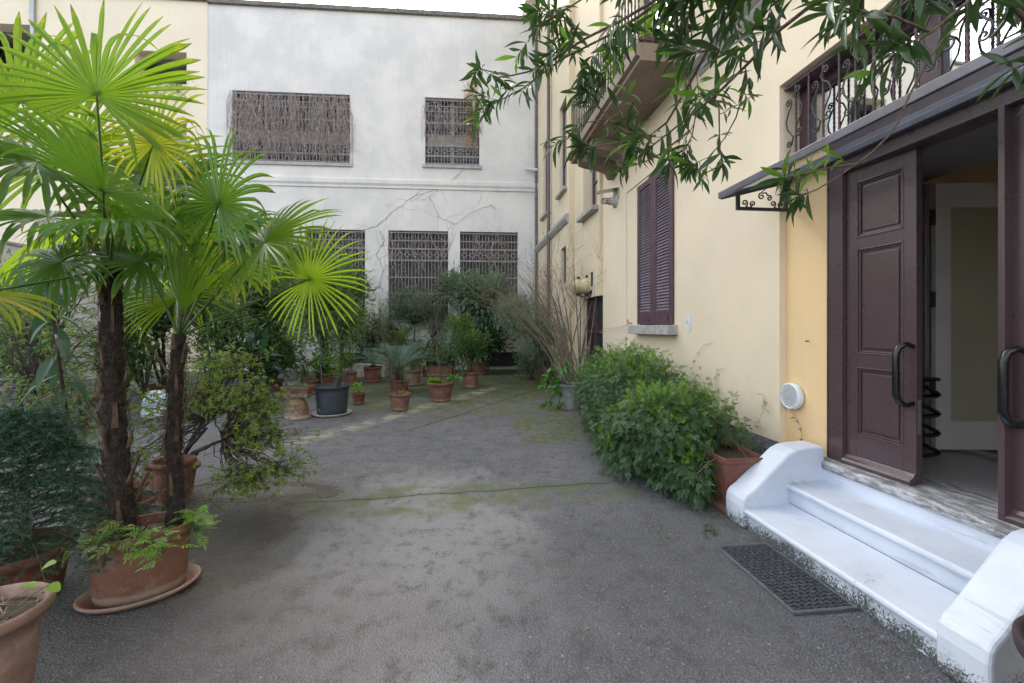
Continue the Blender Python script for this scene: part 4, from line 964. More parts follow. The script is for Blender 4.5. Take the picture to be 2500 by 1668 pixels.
def frond(parent, base, hub, axis, normal, Rr, mat, nseg=38, span=305, split=.42, droop=.35, ctrl=None, cup=.12, tipdroop=.5, wj=1.0, bent=0):
    base, hub = Vector(base), Vector(hub); a = Vector(axis).normalized(); ts = []; n_ = Vector(normal); n_ = (n_-a*n_.dot(a)).normalized(); b = a.cross(n_)
    c = Vector(ctrl) if ctrl is not None else (base+hub)/2+Vector((0, 0, .1)); m = MB(); pts = bez(base, c, hub, 10)
    m.tube(pts, np.linspace(.0085, .0050, 10), 6, raw=True); r_ = random.Random(FR[0]*7+1); FR[0] += 1
    fo = m.build('petiole', 'petiole', parent); m = MB(); da = math.radians(span)/nseg; N = 11; G = Vector((0, 0, -1))
    for k in range(nseg):
        ph = -math.radians(span)/2+da*(k+.5); fr_ = .80+.20*math.cos(ph*.5)+r_.uniform(-.04, .04); L = Rr*fr_; d = (a*math.cos(ph)+b*math.sin(ph)); side = (-a*math.sin(ph)+b*math.cos(ph))
        spl = split*.85*(1+r_.uniform(-.25, .25)); bk = r_.random(); dr = droop*(1+r_.uniform(-.3, .5)); tw = r_.uniform(-.35, .35); sb = r_.uniform(-.10, .10); hang = r_.random() < tipdroop*.6; kp = r_.uniform(.5, .8); ts += [i_/(N-1) for i_ in range(N) for _ in range(3)]; tp_ = r_.uniform(.55, .85); vs = []
        pos = hub.copy(); step_ = L/(N-1); dirv = d.copy(); t0 = .0
        for i in range(N):
            t = i/(N-1); g = dr*.16*t*t*2.2
            if hang and t > kp: g += .45
            if i: dirv = (dirv+G*g+side*sb*.10).normalized(); pos = pos+dirv*step_
            p = pos+n_*cup*L*t*(1-t*.6)*.5
            w0 = math.tan(da/2)*L*min(t, spl)*1.02+.0012
            if t > spl: q = (t-spl)/(1-spl); w0 *= (1+.12*math.sin(q*3.1)) if q < tp_ else (1+.12*math.sin(q*3.1))*max(.10, 1-((q-tp_)/(1-tp_))**1.4)
            w0 *= (wj*.80) if t > spl else 1
            sd = (side+n_*tw*t).normalized(); f_ = .30 if k % 2 else .30
            vs += [p-sd*w0+n_*w0*f_, p-n_*w0*f_, p+sd*w0+n_*w0*f_]
        m.add(vs, [(i*3+j, i*3+j+1, (i+1)*3+j+1, (i+1)*3+j) for i in range(N-1) for j in range(2)], False, True)
    bl = m.build('fan_blade', mat, fo); at_ = bl.data.attributes.new('tip', 'FLOAT', 'POINT'); at_.data.foreach_set('value', ts); return fo
def px_frond(top, x, y, Y, ax, nz, R_px, mat, ctrl=None, **k):
    """hub at photo pixel (x,y) at depth Y; ax / nz: axis and facing in camera-like axes (right, up, towards the camera)"""
    hub = at(x, y, Y); ax = Vector((ax[0], -ax[2], ax[1])); nz = Vector((nz[0], -nz[2], nz[1]))
    c = at(*ctrl) if ctrl else None
    return frond(PP, top, hub, ax, nz, R_px/F*Y, mat, ctrl=c, **k)
tA, tB = topA+Vector((0, 0, -.02)), topB+Vector((0, 0, -.02))
# taller trunk
px_frond(tA, 236, 232, 2.35, (.05, 1, -.15), (.1, .35, 1), 262, 'frond', (250, 430, 2.5), nseg=36, span=275, droop=.12, tipdroop=.15, split=.5)
px_frond(tA, 376, 352, 2.45, (.45, .8, .1), (.1, .5, 1), 190, 'frond_yellow', (330, 480, 2.6), nseg=34, span=330, droop=.4, tipdroop=.7, split=.35)
px_frond(tA, 252, 468, 2.30, (-.2, .55, .7), (0, 1, .35), 270, 'frond_dark', (252, 560, 2.5), nseg=40, span=320, droop=.4)
px_frond(tA, 52, 250, 2.6, (-.35, 1, 0), (.2, .3, 1), 240, 'frond', (150, 450, 2.7), nseg=34, span=290, droop=.2, split=.5)
px_frond(tA, 90, 395, 2.30, (-.8, .3, .5), (0, .9, .5), 250, 'frond_dark', (170, 520, 2.5), nseg=36, span=310, droop=.5)
px_frond(tA, 180, 380, 2.95, (-.15, .9, -.3), (.1, .5, 1), 240, 'frond', (220, 520, 2.8), nseg=34, span=300, droop=.3)
px_frond(tA, 330, 425, 2.95, (.5, .7, -.4), (0, .6, 1), 230, 'frond', (300, 540, 2.8), nseg=34, span=310, droop=.35)
px_frond(tA, 120, 530, 2.55, (-.9, .05, .2), (0, 1, .4), 220, 'frond_dark', (190, 560, 2.6), nseg=36, span=320, droop=.65, tipdroop=.6)
px_frond(tA, 175, 560, 3.0, (-.6, -.1, -.5), (0, .8, .8), 220, 'frond_lime', (215, 580, 2.8), nseg=32, span=300, droop=.8)
px_frond(tA, 345, 540, 3.05, (.7, .2, -.5), (0, .8, .8), 210, 'frond_dark', (300, 570, 2.8), nseg=34, span=320, droop=.7)
px_frond(tA, 430, 452, 2.85, (.8, .5, -.2), (0, .8, .9), 190, 'frond_dark', (340, 520, 2.7), nseg=34, span=310, droop=.6)
px_frond(tA, 285, 545, 2.15, (.3, -.1, .9), (0, 1, .3), 190, 'frond_dark', (272, 560, 2.4), nseg=34, span=320, droop=.9)
px_frond(tA, -45, 715, 2.0, (.0, -.1, .3), (.3, .3, 1), 165, 'frond_yellow', (110, 690, 2.3), nseg=24, span=300, droop=.4)
# shorter trunk
px_frond(tB, 534, 498, 2.5, (.25, 1, .1), (.0, .8, 1), 185, 'frond_dark', (490, 640, 2.7), nseg=36, span=330, droop=.55, tipdroop=.6)
px_frond(tB, 646, 592, 2.75, (.95, .35, .1), (0, .75, .75), 205, 'frond', (560, 680, 2.8), nseg=34, span=310, droop=.35)
px_frond(tB, 757, 682, 2.9, (.9, .15, .1), (.05, .15, 1), 168, 'frond_lime', (600, 745, 2.85), nseg=40, span=335, droop=.30, tipdroop=.1, split=.22, wj=1.05)
px_frond(tB, 444, 578, 2.75, (.1, .5, .6), (0, 1, .4), 200, 'frond_dark', (440, 690, 2.75), nseg=36, span=330, droop=.55)
px_frond(tB, 445, 765, 2.6, (.32, 1, .1), (-.2, .2, 1), 215, 'frond', (440, 790, 2.7), nseg=24, span=75, droop=.04, split=.7, cup=.3)
px_frond(tB, 432, 730, 3.1, (-.1, .3, -.3), (.1, .4, 1), 165, 'frond_lime', (432, 770, 2.95), nseg=36, span=340, droop=.5, split=.3)
px_frond(tB, 560, 560, 3.0, (.7, .4, -.5), (0, .9, .7), 190, 'frond_dark', (520, 660, 2.9), nseg=34, span=320, droop=.7)
px_frond(tB, 520, 640, 3.1, (.5, .1, -.5), (0, .7, .8), 160, 'frond_lime', (470, 720, 2.95), nseg=32, span=330, droop=.6)
px_frond(tA, 150, 640, 2.5, (-.6, -.5, .4), (.1, .8, .8), 170, 'frond_dark', (190, 600, 2.6), nseg=30, span=300, droop=.8, tipdroop=.6)
px_frond(tB, 350, 640, 2.7, (-.7, .4, .2), (0, .9, .6), 150, 'frond_dark', (400, 730, 2.75), nseg=30, span=310, droop=.6)
# geranium-like weeds on the rim
def weeds(parent, cs, cr, per, mat, ln=.05, tpl=None, name='weeds'):
    C = np.array([list(c) for c in cs]); n = len(C)*per; idx = np.repeat(np.arange(len(C)), per); P = C[idx]+rng.normal(size=(n, 3))*cr*np.array([1, 1, .55]); D = rng.normal(size=(n, 3))*np.array([1, 1, .3]); D[:, 2] -= .15
    N_ = rng.normal(size=(n, 3))*.4; N_[:, 2] += 1
    o = leaves(name, tpl or PIN, P, D, N_, ln*(.6+.8*rng.random(n)), mat, parent); m = MB()
    for p, c in zip(P, C[idx]): m.tube(bez(c-np.array([0, 0, .05]), (p+c)/2+np.array([0, 0, .03]), p, 4), .0012, 3, cap=False, raw=True)
    m.build('stalks', 'petiole', o); return o
weeds(PP, [at(470, 1250, 2.75), at(480, 1285, 2.72), at(455, 1268, 2.78)], .035, 20, 'jasmine_lt', .08)
weeds(PP, [at(370, 1318, 2.42), at(400, 1330, 2.42), at(345, 1310, 2.44)], .04, 12, 'jasmine_lt', .085)
weeds(PP, [at(255, 1310, 2.40), at(225, 1322, 2.42), at(275, 1300, 2.42)], .05, 16, 'shrub_lt', .08)

# pots at the left margin
s1 = thing('potted_spruce', 'dark green young spruce with drooping branches in a fluted terracotta pot at the left edge', 'potted conifer', gnd(35, 1470))
b = gnd(35, 1470); zs = pot_round(s1, (b.x, b.y, 0), .27, .20, .33, 'terra_dark', .06, .02, flute=.012)
sp0 = Vector((b.x+.02, b.y+.02, zs)); sp1 = Vector((b.x-.10, b.y+.15, .98)); m = MB(); m.tube([sp0, sp0.lerp(sp1, .5)+Vector((.02, 0, 0)), sp1], [.022, .015, .004], 8, raw=True)
P, D, N_ = [], [], []
for i in range(110):
    t = .03+.95*((i+.5)/92); p0 = sp0.lerp(sp1, t); a = i*2.399+rng.random()*.5; L = (.78*(1-t*.80)+.05)*rng.uniform(.7, 1.15); d = Vector((math.cos(a), math.sin(a), rng.uniform(-.05, .22)))
    br = bez(p0, p0+d*L*.55+Vector((0, 0, .05)), p0+d*L+Vector((0, 0, -.14*L/.6)), 9); m.tube(br, np.linspace(.005, .0015, 9), 4, cap=False, raw=True)
    subs = [(br, 1.0)]
    for j in range(2, 9):
        for s_ in (1, -1):
            dd_ = br[j]-br[j-1]; dd_ = dd_/np.linalg.norm(dd_); sd = np.array([-dd_[1], dd_[0], 0])*s_; l2 = (.17*(1-j/12)+.02)*rng.uniform(.7, 1.2); e = br[j]+(dd_*.75+sd*.75)*l2+np.array([0, 0, -.03*rng.random()])
            sb_ = bez(br[j], (br[j]+e)/2, e, 4); m.tube(sb_, .0014, 3, cap=False, raw=True); subs.append((sb_, .9))
    for (q, sc) in subs:
        for j in range(len(q)-1):
            k = 12 if sc == 1 else 11
            for _ in range(k):
                t_ = rng.random(); dd_ = q[j+1]-q[j]; dd_ = dd_/np.linalg.norm(dd_); P.append(q[j]+(q[j+1]-q[j])*t_); r0_ = rv(1)[0]; D.append(dd_*.75+nrm(r0_-dd_*np.dot(r0_, dd_))*.75); N_.append(rv(1)[0])
m.build('branches', 'bark', s1)
leaves('needles', tpl_leaf(1, .20, 0, 0, 'lin', 2), P, D, N_, .026*(.8+.5*rng.random(len(P))), 'spruce', s1)
b = gnd(-25, 1640); np_ = thing('potted_seedling', 'wide weathered terracotta pot of bare soil and dry stalks at the lower left corner', 'pot', (b.x, b.y, 0))
b = Vector((-2.15, 1.74, 0)); np_.location = b
zs = pot_round(np_, (b.x, b.y, 0), .20, .13, .50, 'terra_pale', .05, .022, n=48)
m = MB()
for k in range(26):
    p = Vector((b.x+rng.uniform(-.13, .13), b.y+rng.uniform(-.13, .13), zs+.015)); q = p+Vector((rng.uniform(-.14, .14), rng.uniform(-.1, .1), rng.uniform(.0, .05))); m.tube(bez(p, (p+q)/2+Vector((0, 0, .03)), q, 5), .0022, 4, cap=False, raw=True)
m.build('dry_stalks', 'bark_pale', np_)
for q_, d_, n_ in ((at(105, 1385, 1.85), (1, 0, .5), (0, -.4, 1)), (at(120, 1428, 1.83), (1, -.2, -.3), (0, -.5, 1)), (at(55, 1430, 1.75), (1, 0, .1), (0, 0, 1))): leaves('leaf', tpl_leaf(5, .8, .15, .1, 'ovate', 3), [q_], [d_], [n_], [.055], 'limegrass', np_)
m = MB(); m.tube(bez((b.x+.1, b.y, zs), (b.x+.16, b.y, zs+.1), at(120, 1428, 1.83), 6), .002, 4, raw=True); m.build('stem', 'petiole', np_)
# stacked pots behind the palms
sk = thing('empty_pot_stack', 'stack of empty terracotta pots behind the palm pot', 'pots', gnd(300, 1262))
b = gnd(290, 1300)
pot_round(sk, (b.x, b.y, 0), .235, .15, .26, 'terra', .045, .02, soil=False); pot_round(sk, (b.x+.0, b.y, .13), .18, .12, .25, 'terra', .04, .018, soil=False)
sk2 = thing('empty_pot', 'tall ringed terracotta pot standing behind the gap between the palm trunks', 'pot', gnd(345, 1262)); b = gnd(338, 1275); pot_round(sk2, (b.x+.02, b.y+.35, 0), .17, .12, .42, 'terra', .04, .016, soil=False); sk2.location = (b.x+.02, b.y+.35, 0)
for ch in sk2.children: ch.location = (0, 0, 0); ch.data.transform(Matrix.Translation(Vector((gnd(345, 1262).x-(b.x+.02), gnd(345, 1262).y-(b.y+.35), 0))))
# azalea: low wide branches with small lime rosettes
def azalea(label, base, C, per=13, ln=.029, crs=.14, mat='azalea', r0=.02, nst=5, pot=None):
    t = thing('azalea_bush', label, 'shrub', base); z = pot(t) if pot else 0
    stems('branches', (base[0], base[1], z), C, 'bark_dark', t, r0, nst, .04, n=8); n = len(C)
    m = MB(); P, D = [], []
    for c in C:
        for k in range(per):
            e = c+rng.normal(size=3)*crs*np.array([1, 1, .45]); d = nrm((e-c)[None])[0]+np.array([0, 0, .5]); m.tube(bez(c, (c+e)/2+rng.normal(size=3)*.015, e, 4), .0016, 3, cap=False, raw=True); P.append(e); D.append(d)
    m.build('twigs', 'bark_dark', t); P = np.array(P); D = nrm(np.array(D)); q = nrm(np.cross(D, rv(len(P))))
    leaves('foliage', ROS, P, q, D, ln*(.7+.6*rng.random(len(P))), mat, t); return t
ab = gnd(470, 1170)
def zone(specs):
    out = []
    for (x, y, Y, rx, ry, rY, n) in specs:
        for _ in range(n):
            d = rv(1)[0]*(.35+.65*rng.random()); out.append(np.array(at(x+d[0]*rx, y+d[1]*ry, Y+d[2]*rY)))
    return np.array(out)
azalea('lime green azalea with bare dark branches sweeping low over the asphalt behind the palm pot', (at(440, 1150, 4.3).x, 4.2, 0), zone([(600, 985, 4.1, 110, 55, .35, 42), (545, 900, 4.3, 80, 60, .35, 26), (640, 1060, 3.9, 60, 50, .25, 22), (600, 1160, 3.6, 75, 35, .2, 20), (690, 1145, 3.55, 35, 20, .15, 9), (480, 960, 4.2, 60, 70, .3, 16), (360, 1010, 4.2, 50, 80, .3, 14), (330, 1120, 4.0, 50, 45, .3, 8)]), 12, pot=lambda t: pot_round(t, (at(440, 1150, 4.3).x, 4.2, 0), .22, .16, .3, 'terra'))
azalea('green azalea thicket between the spruce and the tall palm trunk', (at(140, 1180, 4.6).x, 4.6, 0), zone([(120, 960, 4.4, 120, 90, .4, 34), (60, 800, 4.6, 90, 110, .4, 26), (190, 860, 4.8, 70, 110, .4, 20), (200, 1080, 4.2, 60, 60, .3, 12)]), 11, mat='shrub_lt')

# ---------------------------------------------------------------- left background shrubs
def bg_shrub(name, label, x, yb, specs, cr, per, tpl, ln, mat, bark='bark_dark', cat='shrub', potr=None, potm='terra', **k):
    Y = F*H/(yb-HY); base = gnd(x, yb)
    pt = (lambda t: pot_round(t, (base.x, base.y, 0), potr[0], potr[1], potr[2], potm)) if potr else None
    sp = [(a, b_, Y+dy, rx, ry, rY, n) for (a, b_, dy, rx, ry, rY, n) in specs]
    return shrub(name, label, cat, (base.x, base.y, 0), pt, zone(sp), cr, per, tpl, ln, mat, bark, **k)
bg_shrub('oleander_bush', 'tall grey green oleander rising behind the palm trunks against the pale wall', 400, 975, [(400, 690, 0, 70, 70, .8, 60), (330, 640, .3, 60, 40, .6, 24)], .33, 26, L_NAR, .17, 'shrub_grey', up=.8, r0=.03, nst=6, potr=(.3, .22, .35))
bg_shrub('laurel_bush', 'loose leafy laurel with bare stems in front of the low boundary wall', 110, 1005, [(120, 700, 0, 110, 60, .8, 55), (60, 820, -.5, 90, 90, .8, 45)], .30, 20, L_NAR, .20, 'shrub', up=.5, r0=.03, nst=5)
bg_shrub('evergreen_bush', 'dense dark evergreen bush left of the black pot', 660, 960, [(640, 760, 0, 90, 115, .6, 140), (600, 670, .4, 95, 65, .6, 80), (690, 860, -.4, 50, 60, .4, 40)], .26, 22, L_SM3, .125, 'shrub', up=.4, r0=.025, nst=9, potr=(.30, .24, .33), mat2='shrub_lt')
bg_shrub('evergreen_bush', 'broad mid green bush behind the lime azalea and the short palm', 520, 985, [(530, 800, 0, 90, 90, .6, 90), (470, 720, .5, 60, 70, .6, 40)], .26, 20, L_SM3, .125, 'shrub', up=.4, r0=.025, nst=7, potr=(.28, .22, .3))
bg_shrub('evergreen_bush', 'tall feathery evergreen against the barred window behind the black pot', 800, 925, [(760, 680, 0, 115, 70, .7, 150), (690, 640, .4, 90, 45, .6, 70), (850, 720, 0, 65, 65, .5, 60), (790, 800, 0, 80, 60, .4, 50)], .27, 24, L_SM3, .13, 'shrub', up=.6, r0=.04, nst=5, potr=(.3, .24, .38), mat2='shrub_lt')
bg_shrub('aspidistra', 'dark glossy broad leaved plant low behind the azalea', 620, 985, [(610, 890, 0, 45, 40, .3, 16)], .22, 12, tpl_leaf(5, .28, .5, .2, 'lance', 3), .42, 'shrub_dk', up=.7, r0=.01, nst=3)
bg_shrub('laurel_bush', 'sparse laurel with a few yellowing leaves beside the white wall at the left', 300, 960, [(300, 850, 0, 80, 60, .5, 40), (360, 880, 0, 60, 50, .5, 24)], .26, 16, L_SM3, .12, 'shrub_lt', up=.3, r0=.02, nst=6)
bg_shrub('evergreen_bush', 'leafy bush filling the gap between the two palm trunks by the low wall', 350, 990, [(350, 760, 0, 75, 75, .6, 80), (300, 860, 0, 70, 60, .6, 56), (470, 700, .3, 70, 60, .6, 60)], .28, 26, L_SM3, .115, 'shrub', up=.4, r0=.02, nst=6)
bg_shrub('evergreen_bush', 'dense bush at the far left edge behind the azalea thicket', 60, 1040, [(40, 720, 0, 90, 70, .6, 60), (40, 880, 0, 90, 90, .6, 70), (150, 960, 0, 60, 50, .5, 30)], .24, 26, L_SM3, .09, 'shrub', up=.4, r0=.02, nst=6)
# climbing big leaf plant
cl = thing('rubber_plant', 'tall dark plant with large hanging glossy leaves beside the left palm', 'plant', at(130, 1180, 3.4)); cl.location.z = 0; bx = cl.location.x
m = MB(); st = [Vector((bx, 3.6, 0)), at(150, 900, 3.6), at(140, 700, 3.6), at(105, 610, 3.6)]; m.tube(bez(st[0], st[1], st[3], 14), np.linspace(.02, .008, 14), 6, raw=True); m.build('stem', 'bark_dark', cl)
P, D = [], []
cv = bez(st[0], st[1], st[3], 40)
for i in range(12, 40):
    a = i*2.4; P.append(cv[i]); D.append((math.cos(a)*.9, math.sin(a)*.9, -.55+.3*rng.random()))
leaves('foliage', tpl_leaf(7, .26, .45, .2, 'lance', 3), P, D, [(0, 0, 1)]*len(P), .26*(.7+.6*rng.random(len(P))), 'shrub_dk', cl)

# ---------------------------------------------------------------- pots on the court
def stake(parent, x0, y0, x1, y1, Y, r=.009, mat='bark_dark'):
    m = MB(); m.tube([at(x0, y0, Y), at((x0+x1)/2, (y0+y1)/2, Y), at(x1, y1, Y)], r, 6, raw=True); return m.build('stake', mat, parent)
G_ = 'potted plants on the court'
Yb = F*H/(1022-HY); b = gnd(811, 1012)
t = thing('potted_podocarp', 'dark blue grey plastic tub with pale saucer holding a tall staked evergreen', 'potted tree', (b.x, b.y, 0), G_)
zs = pot_round(t, (b.x, b.y, 0), wpx(41, b.y), wpx(34, b.y), wpx(68, b.y), 'black_pot', .04, .012, saucer=True, smat='stone_pale')
C = zone([(790, 700, b.y, 60, 50, .35, 60), (850, 780, b.y, 40, 60, .3, 34), (745, 780, b.y, 35, 50, .3, 22), (810, 860, b.y, 30, 40, .2, 10)])
m = MB(); m.tube([at(825, 955, b.y), at(833, 880, b.y), at(838, 800, b.y), at(825, 730, b.y), at(800, 690, b.y)], [.045, .04, .034, .025, .012], 8, raw=True)
tk = m.build('trunk', 'bark_dark', t); stems('stems', at(838, 820, b.y), C, 'bark_dark', t, .012, 4, .03); crown_leaves('foliage', C, .20, 22, L_SM3, .10, 'shrub', t, .4, C.mean(0)); crown_leaves('young_foliage', C[::3], .16, 12, L_NAR, .10, 'shrub_lt', t, .5, C.mean(0))
stake(t, 787, 955, 779, 800, b.y, .010, 'canopy_metal'); stake(t, 843, 955, 838, 850, b.y-.1, .006, 'stub')
weeds(t, [at(800, 955, b.y-.1), at(780, 957, b.y-.1)], .08, 14, 'limegrass', .035, ROS); C = zone([(822, 900, b.y-.1, 14, 40, .08, 14)]); crown_leaves('side_foliage', C, .07, 26, L_SM, .03, 'limegrass', t, .5)
# rectangular planter on an upturned pot
b = gnd(726, 1022); t = thing('pot_pedestal', 'upturned round terracotta pot serving as a pedestal', 'pot', (b.x, b.y, 0))
m = MB(); r = wpx(26, b.y); h = wpx(52, b.y); m.lathe([(r*1.12, 0), (r*1.15, .02), (r*1.1, .05), (r*.99, .055), (r*.97, h*.45), (r*.85, h*.72), (r*.6, h*.9), (r*.45, h*.95), (r*.5, h-.012), (r*.5, h-.003), (.001, h-.003)], (b.x, b.y, 0), 28); m.build('pot', 'terra_pale', t)
pz = h
Yp = b.y
t = thing('rectangular_planter', 'small rectangular terracotta planter of variegated leaves balanced on the upturned pot', 'planter', (b.x, b.y, pz), G_)
def XP(a, bb, z): return (b.x+a, b.y+bb, z)
hw = wpx(33, Yp); zt = planter(t, XP, -hw, hw, -.12, .12, wpx(27, Yp), 'terra', .03, pz)
C = zone([(727, 953, Yp, 30, 12, .1, 20)]); stems('stems', (b.x, b.y, zt), C, 'petiole', t, .004, 6, .1); crown_leaves('foliage', C, .09, 22, L_SM3, .055, 'shrub_grey', t, .3)
def potted(name, label, cat, x, yb, wt, wb, hp, mat, specs, cr, per, tpl, ln, lm, bark='bark', saucer=False, flute=0, **k):
    b = gnd(x, yb-3); b = Vector((b.x, b.y+wpx(wb/2, b.y)*.9, 0)); Y = b.y
    pt = lambda t: pot_round(t, (b.x, b.y, 0), wpx(wt/2, Y), wpx(wb/2, Y), wpx(hp, Y), mat, max(.03, wpx(hp, Y)*.14), .014, saucer=saucer, flute=flute)
    sp = [(a, b_, Y+dy, rx, ry, rY, n) for (a, b_, dy, rx, ry, rY, n) in specs]
    return shrub(name, label, cat, (b.x, b.y, 0), pt, zone(sp), cr, per, tpl, ln, lm, bark, group=G_, **k), b
potted('potted_seedling', 'small terracotta pot of short yellow green leaves right of the dark blue tub', 'potted plant', 872, 992, 33, 24, 27, 'terra_dark', [(872, 948, 0, 14, 10, .08, 12)], .06, 14, L_SM3, .05, 'limegrass', r0=.004, nst=6)
t, b = potted('potted_sapling', 'terracotta pot with two thin leaning bare stems in front of the cycad', 'potted plant', 972, 1008, 53, 38, 42, 'terra', [(985, 962, 0, 8, 6, .05, 5)], .05, 9, L_SM3, .05, 'limegrass', r0=.004)
m = MB(); Y = b.y
m.tube([at(972, 965, Y), at(958, 925, Y), at(950, 880, Y), at(935, 830, Y), at(915, 780, Y), at(905, 740, Y)], [.016, .014, .013, .011, .007, .003], 6, raw=True); m.tube([at(985, 965, Y), at(990, 930, Y), at(984, 890, Y)], [.010, .008, .004], 6, raw=True); m.tube([at(978, 965, Y), at(976, 935, Y), at(980, 905, Y)], [.008, .006, .003], 6, raw=True); m.tube([at(955, 905, Y), at(970, 850, Y), at(962, 790, Y)], [.008, .006, .003], 6, raw=True)
for k in range(26): p = at(905+rng.uniform(-12, 45), 745+rng.uniform(-15, 90), Y+rng.uniform(-.3, .3)); q = at(925, 810, Y); m.tube(bez(q, (q+p)/2, p, 5), .0025, 3, cap=False, raw=True)
m.build('trunk', 'bark', t); C = zone([(925, 770, Y, 45, 50, .3, 16)]); crown_leaves('sparse_leaves', C, .14, 9, L_NAR, .09, 'shrub', t, .4)
# cycads
def cycad(label, x, yb, wt, wb, hp, mat, R_, n, tz=.16, rise=.5, lm='cycad', seed=1, saucer=False, trunkr=.085):
    b = gnd(x, yb-3); Y = b.y+wpx(wb/2, b.y); b = Vector((wpx(x-CX, Y), Y, 0)); t = thing('potted_cycad', label, 'potted cycad', b, G_); zs = pot_round(t, b, wpx(wt/2, Y), wpx(wb/2, Y), wpx(hp, Y), mat, .05, .015, saucer=saucer)
    m = MB(); pr = []
    for k in range(14): q = k/13; pr.append((trunkr*(.75+.3*math.sin(q*2.6))*(1+.12*(k % 2)), zs-.02+tz*q))
    pr.append((.001, zs+tz)); m.lathe(pr, (b.x, b.y, 0), 18); m.build('trunk', 'trunk', t); r_ = random.Random(seed); P, D, N_, S = [], [], [], []
    rach = MB()
    for k in range(n):
        a = k*2.399; el = (r_.uniform(-.1, .85)); L = R_*r_.uniform(.85, 1.1); d = Vector((math.cos(a)*math.cos(el), math.sin(a)*math.cos(el), math.sin(el))); p0 = Vector((b.x, b.y, zs+tz)); e = p0+d*L+Vector((0, 0, -L*.22*math.cos(el))); c = p0+d*L*.55+Vector((0, 0, L*rise*.35)); q = bez(p0, c, e, 34); rach.tube(q[::3], np.linspace(.007, .002, len(q[::3])), 4, raw=True, cap=False)
        for j in range(4, 34):
            dd_ = q[j]-q[j-1]; dd_ /= np.linalg.norm(dd_); sd = np.cross(dd_, [0, 0, 1]); sd /= np.linalg.norm(sd)+1e-6; upv = np.cross(sd, dd_); w = L*.30*math.sin(math.pi*min(.97, (j/33)**.75))+.03
            for s_ in (1, -1):
                for f in (0,): P.append(q[j]+dd_*f*L/33); D.append(sd*s_*.75+dd_*.6+upv*.22); N_.append(upv); S.append(w*.62)
    rach.build('leaf_stems', 'petiole', t); leaves('fronds', tpl_leaf(2, .075, .12, .1, 'lin', 2), P, D, N_, S, lm, t); return t
cycad('blue green cycad with stiff arching leaves behind the pot of leaning bare stems', 976, 966, 48, 40, 34, 'terra_dark', 1.3, 30, .27, seed=2)
cycad('smaller cycad in a dark red ringed pot next to the stone trough', 910, 938, 45, 36, 37, 'terra_dark', .75, 18, .12, seed=5)
cycad('feathery light green palm rising behind the cycads', 965, 912, 40, 32, 30, 'terra', 1.9, 22, .3, rise=1.1, lm='shrub_lt', seed=9)
# big bowl with sapling
t, b = potted('potted_sapling', 'wide fluted terracotta pot with a bare forked sapling and bright green ground leaves', 'potted tree', 1073, 986, 64, 44, 47, 'terra', [(1063, 930, 0, 16, 5, .10, 14)], .055, 16, ROS, .035, 'limegrass', r0=.003, flute=.02)
Y = b.y; m = MB(); T0 = [at(1078, 940, Y), at(1074, 900, Y), at(1066, 855, Y), at(1067, 830, Y)]; m.tube(T0, [.030, .026, .022, .018], 7, raw=True)
r_ = random.Random(4)
def twigs(m, p, d, L, r, depth, r_, dens=3, spread=.75, up=.25):
    q = [p]; dd_ = Vector(d).normalized()
    for i in range(5): dd_ = (dd_+Vector((r_.uniform(-1, 1), r_.uniform(-1, 1), r_.uniform(-1, 1)))*.13+Vector((0, 0, up*.12))).normalized(); q.append(q[-1]+dd_*L/5)
    m.tube(q, np.linspace(r, r*.45, 6), 4 if r < .006 else 6, cap=False, raw=True); ends = [q[-1]]
    if depth > 0:
        for k in range(dens): j = r_.randint(2, 5); nd = (dd_+Vector((r_.uniform(-1, 1), r_.uniform(-1, 1), r_.uniform(-.6, 1)))*spread).normalized(); ends += twigs(m, q[j], nd, L*r_.uniform(.55, .85), r*.5, depth-1, r_, dens, spread, up)
    return ends
twigs(m, T0[-1], (.10, 0, 1), .95, .016, 4, r_, 3, .55); twigs(m, at(1067, 840, Y), (-.5, .1, .8), .7, .010, 3, r_, 3, .5); m.build('trunk', 'bark', t)
leaves('broad_leaves', L_OV, *[np.array(q) for q in zip(*[(tuple(at(1100+rng.uniform(-8, 18), 926+rng.uniform(-8, 8), Y-.05)), (rng.normal(), rng.normal(), .4+.4*rng.random()), (rng.normal()*.4, rng.normal()*.4, 1)) for _ in range(28)])], .12*(.7+.6*rng.random(28)), 'jade', t)
potted('potted_laurel', 'rounded dark green shrub in a plain terracotta pot right of the forked sapling', 'potted shrub', 1149, 951, 37, 31, 38, 'terra', [(1140, 845, 0, 48, 40, .4, 55), (1120, 800, .2, 38, 20, .3, 22)], .19, 26, L_SM3, .11, 'shrub', r0=.018, nst=4, mat2='shrub_lt')
potted('potted_rhododendron', 'glossy dark rhododendron in a round terracotta pot against the rear wall', 'potted shrub', 1170, 919, 42, 30, 32, 'terra', [(1190, 840, 0, 42, 40, .5, 46), (1180, 800, .2, 35, 20, .4, 20)], .26, 24, L_SM3, .17, 'shrub_dk', r0=.02, nst=4)
bg_shrub('oleander_bush', 'large grey green oleander leaning across the right hand barred windows', 1150, 908, [(1180, 720, 0, 75, 45, .8, 100), (1110, 700, .2, 35, 35, .5, 26), (1250, 760, -.6, 45, 30, .6, 40)], .33, 28, L_SM3, .19, 'shrub_grey', up=.3, r0=.035, nst=6)
bg_shrub('oleander_bush', 'loose oleander below the middle barred window of the rear wall', 1010, 905, [(1000, 750, 0, 70, 45, .7, 70), (940, 800, 0, 50, 40, .6, 40), (1060, 780, 0, 45, 45, .5, 40)], .34, 26, L_NAR, .18, 'shrub_grey', up=.6, r0=.03, nst=7)
